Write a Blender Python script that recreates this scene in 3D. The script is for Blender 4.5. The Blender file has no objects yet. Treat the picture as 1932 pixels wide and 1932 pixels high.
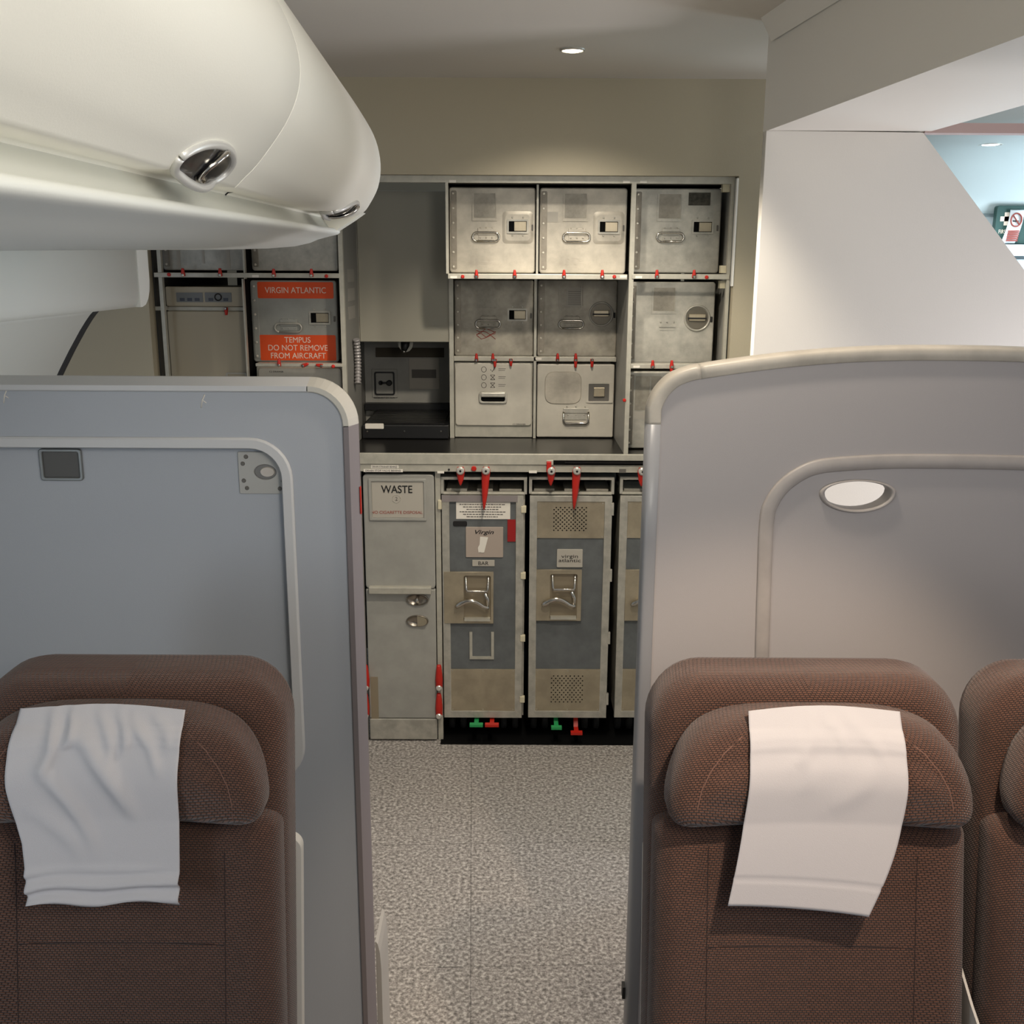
import bpy, bmesh, math, random
from mathutils import Vector, Matrix
random.seed(7)
S = bpy.context.scene
COL = S.collection
PI = math.pi

# ------------------------------------------------------------------ camera
F = 1935.0
CAM = Vector((0, 0, 1.70))
PITCH, ROLL = math.radians(13.54), 0.005
_f = Vector((0, math.cos(PITCH), -math.sin(PITCH)))
_r0 = Vector((1, 0, 0)); _u0 = _r0.cross(_f)
RGT = _r0*math.cos(ROLL) + _u0*math.sin(ROLL)
UPV = _u0*math.cos(ROLL) - _r0*math.sin(ROLL)
cd = bpy.data.cameras.new('camera'); cam = bpy.data.objects.new('camera', cd); COL.objects.link(cam)
M3 = Matrix((RGT, UPV, -_f)).transposed()
cam.matrix_world = Matrix.Translation(CAM) @ M3.to_4x4()
cd.sensor_width = 36; cd.lens = 36*F/1932; cd.clip_start = .02
S.camera = cam

def ray(px, py): return _f + RGT*((px-966)/F) - UPV*((py-966)/F)
def P(px, py, Y):
    d = ray(px, py); return CAM + d*(Y/d.y)
def PZ(px, py, Z):
    d = ray(px, py); return CAM + d*((Z-CAM.z)/d.z)
def R(x0, y0, x1, y1, Y):                      # photo measure -> X0, X1, Z0, Z1 on the plane y = Y
    xm, ym = (x0+x1)/2, (y0+y1)/2
    return P(x0, ym, Y).x, P(x1, ym, Y).x, P(xm, y1, Y).z, P(xm, y0, Y).z

# ------------------------------------------------------------------ world, lights, exposure
S.view_settings.view_transform = 'Standard'; S.view_settings.look = 'None'
S.view_settings.exposure = 0.0; S.view_settings.gamma = 1.0; S.view_settings.use_curve_mapping = False
w = bpy.data.worlds.new('world'); S.world = w; w.use_nodes = True
bg = w.node_tree.nodes['Background']; bg.inputs[0].default_value = (.80, .88, 1.0, 1); bg.inputs[1].default_value = .27

def light(name, kind, loc, target, energy, color, size=.1, size_y=None, angle=None, blend=.3, spread=None):
    l = bpy.data.lights.new(name, kind); l.energy = energy; l.color = color
    if kind == 'AREA':
        l.size = size
        if spread: l.spread = math.radians(spread)
        if size_y: l.shape = 'RECTANGLE'; l.size_y = size_y
    elif kind == 'SPOT':
        l.shadow_soft_size = size; l.spot_size = math.radians(angle); l.spot_blend = blend
    else: l.shadow_soft_size = size
    o = bpy.data.objects.new(name, l); COL.objects.link(o); o.location = loc
    o.rotation_euler = (Vector(target)-Vector(loc)).to_track_quat('-Z', 'Y').to_euler()
    return o
GL = Vector((.158, 3.0, 2.25))
light('galley_downlight_bulb', 'SPOT', GL, (GL.x, GL.y+.12, 1.0), 25, (1, .92, .80), .025, angle=130, blend=.75)
light('aisle_downlight_bulb', 'SPOT', (.145, 2.40, 2.25), (.145, 2.82, 1.344), 60, (1, .90, .76), .035, angle=96, blend=.4)
light('added_entry_spot', 'SPOT', (.30, 1.72, 2.25), (.30, 1.80, 1.0), 26, (1, .89, .75), .03, angle=108, blend=.55)  # added unseen spot that lights the divider tops, aisle floor and trolleys
light('far_downlight_bulb', 'SPOT', (2.0, 4.5, 2.15), (2.0, 4.6, 0), 30, (.9, .97, 1), .03, angle=150)
light('added_far_fill', 'AREA', (3.3, 4.2, 1.4), (2.0, 4.3, 1.5), 40, (.72, .88, 1), .8, .8)  # added area light to brighten the far room, no source modelled
light('added_cross_aisle_fill', 'AREA', (2.0, 2.15, .85), (1.0, 2.63, 1.2), 18, (.95, .93, 1), .4, .7)  # added area light to brighten the bulkhead behind the hand hole
light('cabin_ceiling_wash', 'AREA', (.52, .05, 2.2), (-.35, 1.35, 1.85), 9.5, (1, .95, .86), .4, 1.0, spread=110)
light('left_window_daylight', 'AREA', (-1.28, .35, 1.25), (.2, 1.9, 1.2), 8, (.74, .86, 1), .5, .7)
light('right_window_daylight', 'AREA', (1.7, .1, 1.3), (.6, 1.85, 1.1), 2.8, (.96, .88, .86), .5, .7)
light('right_reading_lamp', 'SPOT', (.58, .66, 2.05), (.46, 1.42, .80), 58, (1, .80, .62), .02, angle=52, blend=.5)
light('left_reading_lamp', 'SPOT', (-.50, .70, 1.76), (-.54, 1.42, .95), 15, (1, .88, .78), .03, angle=64, blend=.6)

# ------------------------------------------------------------------ materials
def lin(c): return tuple(((v/255)/12.92 if v/255 <= .04045 else (((v/255)+.055)/1.055)**2.4) for v in c) + (1,)
MATS = {}
def mat(name, rgb, rough=.5, metal=0, noise=0, nscale=30, rgb2=None, bump=0, bscale=200, spec=.5, emit=0, stretch=None, contrast=(.35, .65)):
    if name in MATS: return MATS[name]
    m = bpy.data.materials.new(name); m.use_nodes = True; nt = m.node_tree; b = nt.nodes['Principled BSDF']
    b.inputs['Base Color'].default_value = lin(rgb); b.inputs['Roughness'].default_value = rough
    b.inputs['Metallic'].default_value = metal; b.inputs['Specular IOR Level'].default_value = spec
    tc = nt.nodes.new('ShaderNodeTexCoord'); src = tc.outputs['Object']
    if stretch:
        mp = nt.nodes.new('ShaderNodeMapping'); mp.inputs['Scale'].default_value = stretch
        nt.links.new(src, mp.inputs[0]); src = mp.outputs[0]
    if noise:
        n = nt.nodes.new('ShaderNodeTexNoise'); n.inputs['Scale'].default_value = nscale; n.inputs['Detail'].default_value = 6
        n.inputs['Roughness'].default_value = .6
        nt.links.new(src, n.inputs['Vector'])
        cr = nt.nodes.new('ShaderNodeValToRGB'); cr.color_ramp.elements[0].position = contrast[0]; cr.color_ramp.elements[1].position = contrast[1]
        c2 = rgb2 or tuple(v*(1-noise) for v in rgb)
        cr.color_ramp.elements[0].color = lin(c2); cr.color_ramp.elements[1].color = lin(rgb)
        nt.links.new(n.outputs['Fac'], cr.inputs[0]); nt.links.new(cr.outputs[0], b.inputs['Base Color'])
    if bump:
        n2 = nt.nodes.new('ShaderNodeTexNoise'); n2.inputs['Scale'].default_value = bscale; n2.inputs['Detail'].default_value = 3
        nt.links.new(src, n2.inputs['Vector'])
        bp = nt.nodes.new('ShaderNodeBump'); bp.inputs['Strength'].default_value = bump; bp.inputs['Distance'].default_value = .002
        nt.links.new(n2.outputs['Fac'], bp.inputs['Height']); nt.links.new(bp.outputs[0], b.inputs['Normal'])
    if emit:
        b.inputs['Emission Color'].default_value = lin(rgb); b.inputs['Emission Strength'].default_value = emit
    MATS[name] = m; return m

def node_fabric():
    m = bpy.data.materials.new('brown_knit'); m.use_nodes = True; nt = m.node_tree; b = nt.nodes['Principled BSDF']
    N = nt.nodes.new; L = nt.links.new
    tc = N('ShaderNodeTexCoord'); sep = N('ShaderNodeSeparateXYZ'); L(tc.outputs['Object'], sep.inputs[0])
    a = N('ShaderNodeMath'); a.operation = 'ADD'; L(sep.outputs[0], a.inputs[0])
    sg = N('ShaderNodeMath'); sg.operation = 'SIGN'; L(sep.outputs[0], sg.inputs[0]); sm = N('ShaderNodeMath'); sm.operation = 'MULTIPLY'; L(sg.outputs[0], sm.inputs[0]); L(sep.outputs[1], sm.inputs[1]); L(sm.outputs[0], a.inputs[1])
    c = N('ShaderNodeMath'); c.operation = 'ADD'; L(sep.outputs[2], c.inputs[0]); L(sep.outputs[1], c.inputs[1])
    cmb = N('ShaderNodeCombineXYZ'); L(a.outputs[0], cmb.inputs[0]); L(c.outputs[0], cmb.inputs[1])
    br = N('ShaderNodeTexBrick'); L(cmb.outputs[0], br.inputs['Vector'])
    br.offset = .5; br.inputs['Scale'].default_value = 1
    br.inputs['Brick Width'].default_value = .0066; br.inputs['Row Height'].default_value = .0040
    br.inputs['Mortar Size'].default_value = .00135; br.inputs['Mortar Smooth'].default_value = 1
    br.inputs['Color1'].default_value = lin((120, 82, 65)); br.inputs['Color2'].default_value = lin((106, 73, 58))
    br.inputs['Mortar'].default_value = lin((44, 29, 24))
    ns = N('ShaderNodeTexNoise'); ns.inputs['Scale'].default_value = 7; L(tc.outputs['Object'], ns.inputs['Vector'])
    mx = N('ShaderNodeMixRGB'); mx.blend_type = 'MULTIPLY'; mx.inputs[0].default_value = .35
    L(br.outputs['Color'], mx.inputs[1]); L(ns.outputs['Fac'], mx.inputs[2])
    L(mx.outputs[0], b.inputs['Base Color'])
    bp = N('ShaderNodeBump'); bp.invert = True; bp.inputs['Strength'].default_value = .8; bp.inputs['Distance'].default_value = .0015
    L(br.outputs['Fac'], bp.inputs['Height']); L(bp.outputs[0], b.inputs['Normal'])
    b.inputs['Roughness'].default_value = .85; b.inputs['Specular IOR Level'].default_value = .2
    b.inputs['Sheen Weight'].default_value = .25
    return m
def node_carpet():
    m = bpy.data.materials.new('speckled_carpet'); m.use_nodes = True; nt = m.node_tree; b = nt.nodes['Principled BSDF']
    N = nt.nodes.new; L = nt.links.new
    tc = N('ShaderNodeTexCoord')
    n = N('ShaderNodeTexNoise'); n.inputs['Scale'].default_value = 100; n.inputs['Detail'].default_value = 5; n.inputs['Roughness'].default_value = .65
    L(tc.outputs['Object'], n.inputs['Vector'])
    cr = N('ShaderNodeValToRGB'); e = cr.color_ramp.elements
    e[0].position = .34; e[0].color = lin((96, 92, 88)); e[1].position = .66; e[1].color = lin((196, 190, 182))
    e2 = cr.color_ramp.elements.new(.5); e2.color = lin((146, 140, 134))
    L(n.outputs['Fac'], cr.inputs[0])
    br = N('ShaderNodeTexBrick'); br.offset = 0; br.inputs['Scale'].default_value = 1
    br.inputs['Brick Width'].default_value = .60; br.inputs['Row Height'].default_value = .56
    br.inputs['Mortar Size'].default_value = .0022; br.inputs['Mortar Smooth'].default_value = .6
    br.inputs['Color1'].default_value = br.inputs['Color2'].default_value = (1, 1, 1, 1); br.inputs['Mortar'].default_value = (.62, .62, .62, 1)
    mp = N('ShaderNodeMapping'); mp.inputs['Location'].default_value = (.612, .02, 0); mp.inputs['Rotation'].default_value = (0, 0, math.radians(-2.2))
    L(tc.outputs['Object'], mp.inputs[0]); L(mp.outputs[0], br.inputs['Vector'])
    mx = N('ShaderNodeMixRGB'); mx.blend_type = 'MULTIPLY'; mx.inputs[0].default_value = 1
    L(cr.outputs[0], mx.inputs[1]); L(br.outputs['Color'], mx.inputs[2]); L(mx.outputs[0], b.inputs['Base Color'])
    bp = N('ShaderNodeBump'); bp.inputs['Strength'].default_value = .4; bp.inputs['Distance'].default_value = .002
    L(n.outputs['Fac'], bp.inputs['Height']); L(bp.outputs[0], b.inputs['Normal'])
    b.inputs['Roughness'].default_value = .92; b.inputs['Specular IOR Level'].default_value = .15
    return m

KNIT = node_fabric(); CARPET = node_carpet()
WALLB = mat('warm_grey_wall', (176, 166, 142), .6, bump=.15, bscale=260)
CEIL = mat('ceiling_panel', (206, 199, 188), .55, bump=.1, bscale=260)
BULK = mat('pale_bulkhead', (226, 221, 211), .55, bump=.08, bscale=260)
BIN = mat('cream_plastic', (244, 241, 228), .45, bump=.06, bscale=600)
SIDE = mat('sidewall_plastic', (230, 231, 223), .5, bump=.05, bscale=600)
DIVL = mat('blue_grey_laminate', (164, 167, 172), .5, bump=.1, bscale=600)
DIVLT = mat('blue_grey_trim', (190, 189, 188), .42)
DIVR = mat('grey_laminate', (176, 170, 168), .5, bump=.1, bscale=600)
DIVRT = mat('beige_bumper', (208, 199, 184), .4, noise=.12, nscale=9)
DIVRI = mat('taupe_trim', (178, 170, 164), .45, noise=.1, nscale=8)
ALU = mat('scuffed_aluminium', (198, 190, 174), .42, .3, noise=.2, nscale=11, contrast=(.30, .62))
ALUD = mat('stained_aluminium', (172, 165, 150), .42, .3, noise=.28, nscale=14, contrast=(.3, .65))
ALUC = mat('clean_aluminium', (190, 186, 174), .4, .35, noise=.14, nscale=22)
RAIL = mat('painted_rail', (186, 182, 168), .4, .2, noise=.08, nscale=30)
STEEL = mat('brushed_steel', (184, 172, 148), .34, .55, noise=.12, nscale=11)
CHROME = mat('chrome', (205, 200, 190), .14, 1)
DKCHR = mat('smoked_chrome', (46, 46, 52), .16, .25, noise=.5, nscale=60)
GREYP = mat('grey_paint', (160, 158, 150), .45, noise=.06, nscale=14)
LOCK = mat('locker_laminate', (150, 146, 132), .5, bump=.1, bscale=300)
SLATE = mat('slate_panel', (100, 103, 103), .5, noise=.12, nscale=18)
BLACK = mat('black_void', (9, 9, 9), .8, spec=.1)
BLKW = mat('black_worktop', (22, 20, 18), .3, noise=.2, nscale=60)
BLKM = mat('black_plastic', (16, 16, 17), .45)
RED = mat('red_plastic', (186, 34, 20), .4)
GREEN = mat('green_pedal', (40, 150, 84), .4)
ORANGE = mat('orange_sticker', (226, 78, 16), .5)
WHITE = mat('white_label', (226, 220, 208), .55)
PLAC = mat('placard_grey', (176, 170, 158), .5)
IVORY = mat('ivory_plastic', (205, 196, 168), .5)
OVEN = mat('oven_enamel', (176, 166, 144), .45)
SAGE = mat('container_grey', (160, 160, 152), .45, noise=.08, nscale=12)
INK = mat('black_ink', (18, 17, 16), .6)
INKG = mat('grey_ink', (96, 92, 86), .6)
INKR = mat('red_ink', (150, 66, 54), .6)
INKW = mat('white_ink', (232, 214, 196), .6)
REDTAG = mat('red_tag', (150, 22, 22), .5)
LINEN = mat('white_linen', (192, 188, 189), .85, bump=.2, bscale=900, spec=.15)
TAPE = mat('brown_tape', (140, 128, 106), .5)
RUBBER = mat('rubber', (26, 26, 26), .8)
SHELL = mat('seat_shell_plastic', (206, 202, 194), .45)
GASK = mat('dark_seal', (34, 36, 38), .7)
LAMP = mat('lamp_lens', (255, 240, 212), .4, emit=14)
LAMPC = mat('cool_lamp_lens', (235, 248, 255), .4, emit=7)
FARW = mat('far_cabin_panel', (196, 206, 208), .5)
FARC = mat('far_ceiling_panel', (214, 222, 220), .5)
PINK = mat('rose_grey_trim', (186, 160, 152), .5)
SIGNG = mat('dark_green_sign', (42, 74, 68), .5)
CABRN = mat('dark_vent_mesh', (74, 66, 52), .7)

# ------------------------------------------------------------------ mesh helpers
class MB:
    def __init__(s): s.v = []; s.f = []; s.sm = []
    def add(s, vs, fs, smooth=False):
        o = len(s.v); s.v += [tuple(v) for v in vs]
        for f in fs: s.f.append([i+o for i in f]); s.sm.append(smooth)
        return s
    def box(s, x0, x1, y0, y1, z0, z1):
        v = [(x, y, z) for x in (x0, x1) for y in (y0, y1) for z in (z0, z1)]
        return s.add(v, [(0,1,3,2),(4,6,7,5),(0,4,5,1),(2,3,7,6),(0,2,6,4),(1,5,7,3)])
    def rings(s, rings, cap0=True, cap1=True, smooth=True):
        n = len(rings[0]); vs = [p for r in rings for p in r]; fs = []
        for k in range(len(rings)-1):
            for i in range(n):
                j = (i+1) % n
                fs.append((k*n+i, k*n+j, (k+1)*n+j, (k+1)*n+i))
        o = len(s.v); s.add(vs, fs, smooth)
        if cap0: s.f.append([o+i for i in range(n)][::-1]); s.sm.append(False)
        if cap1: s.f.append([o+(len(rings)-1)*n+i for i in range(n)]); s.sm.append(False)
        return s
    def grid(s, rows, smooth=True):
        m = len(rows[0]); vs = [p for r in rows for p in r]; fs = []
        for k in range(len(rows)-1):
            for i in range(m-1): fs.append((k*m+i, k*m+i+1, (k+1)*m+i+1, (k+1)*m+i))
        return s.add(vs, fs, smooth)
    def plate(s, x0, x1, z0, z1, y0, y1, r=.0, bev=.0):      # rounded rectangle facing -Y
        r = max(min(r, (x1-x0)/2-1e-5, (z1-z0)/2-1e-5), 1e-5)
        def ring(i, y): return [(a, y, b) for a, b in rrect(x0+i, x1-i, z0+i, z1-i, max(r-i, 1e-5))]
        rs = [ring(0, y1), ring(0, y0+bev)]
        if bev: rs += [ring(bev*.3, y0+bev*.3), ring(bev, y0)]
        s.rings(rs, smooth=False); return s
    def tube(s, pts, r, n=8, smooth=True):
        pts = [Vector(p) for p in pts]; rs = []; rr = r if isinstance(r, (list, tuple)) else [r]*len(pts)
        prev = None
        for i, p in enumerate(pts):
            t = (pts[min(i+1, len(pts)-1)] - pts[max(i-1, 0)]).normalized()
            a = prev if prev is not None else (Vector((0, 0, 1)) if abs(t.z) < .9 else Vector((1, 0, 0)))
            u = (a - t*a.dot(t)).normalized(); prev = u; w_ = t.cross(u)
            rs.append([tuple(p + (u*math.cos(2*PI*k/n) + w_*math.sin(2*PI*k/n))*rr[i]) for k in range(n)])
        return s.rings(rs, smooth=smooth)
    def disc(s, c, rx, rz, y0, y1, n=24, bev=0):              # elliptical disc facing -Y
        def ring(k, y): return [(c[0]+(rx-k)*math.cos(2*PI*i/n), y, c[1]+(rz-k)*math.sin(2*PI*i/n)) for i in range(n)]
        rs = [ring(0, y1), ring(0, y0+bev)] + ([ring(bev, y0)] if bev else [])
        return s.rings(rs, smooth=False)
    def build(s, name, m, parent=None):
        me = bpy.data.meshes.new(name)
        off = parent_loc(parent)
        me.from_pydata([(v[0]-off.x, v[1]-off.y, v[2]-off.z) for v in s.v], [], s.f)
        me.polygons.foreach_set('use_smooth', s.sm)
        bm = bmesh.new(); bm.from_mesh(me); bmesh.ops.recalc_face_normals(bm, faces=bm.faces); bm.to_mesh(me); bm.free()
        me.materials.append(m)
        o = bpy.data.objects.new(name, me); COL.objects.link(o); o.parent = parent
        return o
def parent_loc(p):
    l = Vector((0, 0, 0))
    while p is not None: l = l + p.location; p = p.parent
    return l
def rrect(x0, x1, z0, z1, r, n=5):
    out = []
    for cx, cz, a0 in ((x1-r, z0+r, -90), (x1-r, z1-r, 0), (x0+r, z1-r, 90), (x0+r, z0+r, 180)):
        for k in range(n+1):
            a = math.radians(a0+90*k/n); out.append((cx+r*math.cos(a), cz+r*math.sin(a)))
    return out
def empty(name, loc, label, cat, group=None):
    o = bpy.data.objects.new(name, None); COL.objects.link(o); o.location = loc; o.empty_display_size = .05
    tag(o, label, cat, group); return o
def tag(o, label, cat, group=None):
    o['label'] = label; o['category'] = cat
    if group: o['group'] = group
    return o
def struct(o): o['kind'] = 'structure'; return o
def plate2d(name, loops, y0, y1, m, parent, bevel=0):         # flat plate with holes facing -Y (loops of x,z)
    c = bpy.data.curves.new(name, 'CURVE'); c.dimensions = '2D'; c.fill_mode = 'BOTH'
    c.extrude = (y1-y0)/2 - bevel; c.bevel_depth = bevel; c.offset = -bevel; c.bevel_resolution = 1
    for lp in loops:
        sp = c.splines.new('POLY'); sp.points.add(len(lp)-1); sp.use_cyclic_u = True
        for i, (x, z) in enumerate(lp): sp.points[i].co = (x, z, 0, 1)
    return curve_mesh(name, c, m, parent, lambda v: (v[0], (y0+y1)/2 - v[2], v[1]))
def curve_mesh(name, c, m, parent, fn):
    t = bpy.data.objects.new('t', c); COL.objects.link(t)
    dg = bpy.context.evaluated_depsgraph_get(); me = bpy.data.meshes.new_from_object(t.evaluated_get(dg))
    bpy.data.objects.remove(t); bpy.data.curves.remove(c)
    off = parent_loc(parent)
    for v in me.vertices: v.co = Vector(fn(v.co)) - off
    me.name = name; me.materials.clear(); me.materials.append(m)
    bm = bmesh.new(); bm.from_mesh(me); bmesh.ops.remove_doubles(bm, verts=bm.verts, dist=1e-6)
    bmesh.ops.recalc_face_normals(bm, faces=bm.faces); bm.to_mesh(me); bm.free()
    o = bpy.data.objects.new(name, me); COL.objects.link(o); o.parent = parent
    return o
def text(body, cx, cz, y, height, m, parent, width=None, name='lettering', shear=0, bold=0, spacing=1, line=1):
    c = bpy.data.curves.new('txt', 'FONT'); c.body = body; c.align_x = 'CENTER'; c.align_y = 'CENTER'
    c.size = height/.7; c.extrude = .0004; c.shear = shear; c.offset = bold; c.space_character = spacing; c.space_line = line
    o = curve_mesh(name, c, m, parent, lambda v: (v[0], -v[2], v[1]))
    xs = [v.co.x for v in o.data.vertices]; zs = [v.co.z for v in o.data.vertices]
    off = parent_loc(parent)
    mx, mz = (min(xs)+max(xs))/2, (min(zs)+max(zs))/2
    k = width/(max(xs)-min(xs)) if width else 1
    for v in o.data.vertices:
        v.co.x = (v.co.x-mx)*k + cx - off.x; v.co.z = v.co.z - mz + cz - off.z
        v.co.y = v.co.y + off.y + y - .0002 - off.y
    return o
def sweep(path, prof, closed=False):                           # path (x,z) in a y-plane, profile (outward, y)
    n = len(path); rows = []
    for i, (x, z) in enumerate(path):
        a = path[(i-1) % n] if (closed or i > 0) else path[i]; b = path[(i+1) % n] if (closed or i < n-1) else path[i]
        tx, tz = b[0]-a[0], b[1]-a[1]; l = math.hypot(tx, tz) or 1
        nx, nz = tz/l, -tx/l
        rows.append([(x+nx*o, y, z+nz*o) for o, y in prof])
    return rows
def inset_path(path, d):
    return [(p[0], p[2]) for p in (r[0] for r in sweep(path, [(-d, 0)]))]

# ================================================================== SETTING
ZC, YP, YF = 2.27, 2.63, 3.47           # ceiling height, bulkhead plane, galley face plane
struct(MB().box(-1.6, 3.6, -.9, 5.3, -.03, 0).build('floor', CARPET))
ztop = P(1000, 330, YF-.03).z
o = struct(MB().box(-1.6, 1.25, -.9, YF+.03, ZC, ZC+.05).build('ceiling', CEIL))
# back wall: beige returns left and right of the galley
XGL, XGR = P(283, 500, YF).x, P(1388, 345, YF).x
def xpanel(): return None
m = MB(); m.box(XGR+.004, 1.25, YF-.028, YF+.03, 0, ztop)
m.box(-1.6, XGL-.004, YF-.028, YF+.03, 0, ztop)
m.box(-1.6, 1.25, 4.62, 4.66, 0, ZC); struct(m.build('wall_back', WALLB))
# galley header face (between the sloping ceiling and the cabinets)
m = MB(); m.box(-1.6, 1.25, YF-.028, YF+.03, ztop, ZC); struct(m.build('trim_1', WALLB))
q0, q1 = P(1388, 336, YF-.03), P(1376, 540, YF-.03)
struct(MB().box(XGR-.002, XGR+.0035, YF-.031, YF-.01, q1.z, q0.z).build('light_slit_strip', mat('light_slit_white', (240, 238, 230), .35)))  # white strip stands in for a slit of light beside the galley
# bulkhead panel on the right with its raked edge
a, b_, c_, d_ = P(1446, 246, YP), P(1742, 250, YP), P(1932, 505, YP), P(2250, 940, YP)
poly = [(a.x, 0), (d_.x, 0), (d_.x, d_.z), (b_.x, b_.z), (a.x, a.z)]
plate2d('wall_right', [poly], YP, YP+.035, BULK, None, .0008)['kind'] = 'structure'
# beam over the bulkhead, running forward and outward
zb = a.z
B = PZ(1932, 66, zb); C1 = P(1756, 244, YP); D1 = PZ(1932, 198, zb)
def ext(p, q, Y): t = (Y-p.y)/(q.y-p.y); return p + (q-p)*t
a3 = Vector((a.x, YP, zb)); e = ext(a3, B, .5); c3 = Vector((C1.x, YP, zb)); g = ext(c3, D1, .5)
lo = [(a3.x, a3.y+.035), (e.x, e.y), (g.x, g.y), (c3.x, c3.y+.035)]
m = MB(); m.rings([[(x, y, zb) for x, y in lo], [(x, y, ZC) for x, y in lo]], smooth=False)
struct(m.build('trim_2', BULK))
# cove strip where the beam meets the ceiling
p0, p1 = P(1449, 78, YP), PZ(1552, -2, P(1449, 78, YP).z)
m = MB(); n_ = Vector((-(e-a3).y, (e-a3).x, 0)).normalized()*-1
if n_.x > 0: n_ = -n_
zz = p0.z
m.add([a3.xy.to_3d()+Vector((0, 0, zz))+n_*.001, e.xy.to_3d()+Vector((0, 0, zz))+n_*.001,
       e.xy.to_3d()+Vector((0, 0, ZC))+n_*.03, a3.xy.to_3d()+Vector((0, 0, ZC))+n_*.03,
       e.xy.to_3d()+Vector((0, 0, ZC)), a3.xy.to_3d()+Vector((0, 0, ZC)),], [(0, 1, 2, 3), (3, 2, 4, 5), (0, 5, 4, 1), (0, 3, 5), (1, 4, 2)])
struct(m.build('trim_3', BULK))
x0, x1, z0, z1 = R(1757, 233, 2300, 252, YP)
struct(MB().box(b_.x+.004, 2.4, YP, YP+.04, z0, z1).build('trim_4', PINK))
# the other aisle seen through the opening
m = MB()
pf = [(YP+.06, 2.215), (4.4, 2.21), (4.75, 2.195), (4.95, 2.14), (5.05, 2.05), (5.09, 1.99), (5.1, 1.95)]
m.rings([[(x, y, z) for y, z in pf] + [(x, y+.04, z+.04) for y, z in reversed(pf)] for x in (1.26, 3.5)])
struct(m.build('ceiling_far', FARC))
m = MB(); m.box(.98, 3.5, 5.14, 5.2, 0, 2.1); struct(m.build('wall_far', FARW))
x0, x1, z0, z1 = R(1800, 462, 2100, 488, 5.08)
m = MB(); m.box(1.3, 3.5, 5.02, 5.12, z0+.012, z1); m.box(1.3, 3.5, 5.05, 5.12, .9, z0-.004)
struct(m.build('trim_5', mat('far_pale_ledge', (206, 222, 228), .5)))
x0, x1, z0, z1 = R(1815, 345, 1822, 370, 5.1)
m = MB(); m.box(x0, x1, 5.06, 5.15, z0-.03, z1+.04); struct(m.build('trim_6', BULK))
# left sidewall of the cabin: frieze, lower lining, dark seal
def sidex(z): return -1.085 - .34*max(0, 1.66-z)**.9 + (0 if z < 1.66 else .0)
YS = P(280, 520, 1).y
Yfr = 2.95
Xs = P(280, 520, Yfr).x
zfb = P(250, 577, Yfr).z; zft = 1.78
def slab(zs, xf, y0, y1, th):
    rows = []
    m = MB(); ring = lambda y: [(xf(z), y, z) for z in zs] + [(xf(z)-th, y, z) for z in reversed(zs)]
    return m.rings([ring(y0), ring(y1)], smooth=True)
# upper frieze with rolled lower corner
zs = [zft, zfb+.05, zfb+.025, zfb+.01, zfb]
xf = lambda z: Xs + .0 - (max(0, (zfb+.03-z)/.03)**2)*.012
m = slab(zs, xf, -.6, Yfr-.05, .03)
# rounded end of the frieze
endp = [(y, z) for y, z in [(Yfr-.05, zft), (Yfr-.05, zfb)]]
mm = MB(); rr = .07
arc = [(Yfr-.05+(.05+.0), zft), (Yfr, zfb+rr)] + [(Yfr-rr+rr*math.cos(t), zfb+rr-rr*math.sin(t)) for t in [PI/8*k for k in range(1, 5)]] + [(Yfr-.085, zfb), (Yfr-.085, zft)]
m.rings([[(Xs+.002, y, z) for y, z in arc], [(Xs-.05, y, z) for y, z in arc]], smooth=False)
struct(m.build('trim_7', SIDE))
zs = [zfb+.02, zfb, zfb-.01, zfb-.025] + [zfb-.05*k for k in range(1, 34)]
xl = lambda z: Xs-.030 - .51*min(.5, max(0, zfb-z))**.85
m = slab([z for z in zs if z > 0]+[0.0], xl, -.6, P(193, 592, 1).y and 2.62, .02)
struct(m.build('wall_left', SIDE))
m = slab([z for z in zs if z > .9], lambda z: xl(z)-.001, 2.6205, 2.665, .022)
struct(m.build('trim_8', GASK))

# ================================================================== OVERHEAD BIN
VPd = ray(860, 469); VPd = VPd/VPd.y
YE = 2.30
def ab(px, py):
    p = P(px, py, YE); q = CAM+VPd*YE; return (p.x-q.x, p.z-q.z)
def BP(a_, b2, Y): q = CAM+VPd*Y; return Vector((q.x+a_, Y, q.z+b2))
bin_ = empty('overhead_bin', BP(-.3, .1, 1.5), 'large cream overhead luggage bin with rounded end hanging over the left seats', 'overhead bin')
face = [ab(470, -100), ab(500, -45), ab(526, 0), ab(563, 47), ab(600, 100), ab(632, 142), ab(662, 183), ab(690, 226), ab(709, 260), ab(719, 292), ab(722, 325), ab(717, 357), ab(704, 384), ab(690, 403), ab(668, 412), ab(646, 410)]
def dense(pts, n=3):
    out = []
    for i in range(len(pts)-1):
        p0_, p1_, p2_, p3_ = pts[max(i-1, 0)], pts[i], pts[i+1], pts[min(i+2, len(pts)-1)]
        for k in range(n):
            t = k/n
            out.append(tuple(.5*((2*p1_[j]) + (-p0_[j]+p2_[j])*t + (2*p0_[j]-5*p1_[j]+4*p2_[j]-p3_[j])*t*t + (-p0_[j]+3*p1_[j]-3*p2_[j]+p3_[j])*t**3) for j in (0, 1)))
    return out + [tuple(pts[-1])]
face = dense(face, 3)
back = [(-.62, face[-1][1]+.012), (-.62, face[0][1])]
sec = face + back
flat = dense([ab(*p_) for p_ in [(470, -100), (500, -45), (526, 0), (563, 47), (600, 100), (632, 142), (662, 183), (688, 228), (704, 262), (711, 292), (709, 318), (700, 342), (687, 363), (668, 388), (656, 400), (646, 410)]], 3)
assert len(flat) == len(face)
sec_flat = flat + back
cen = (-.40, .25)
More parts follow.
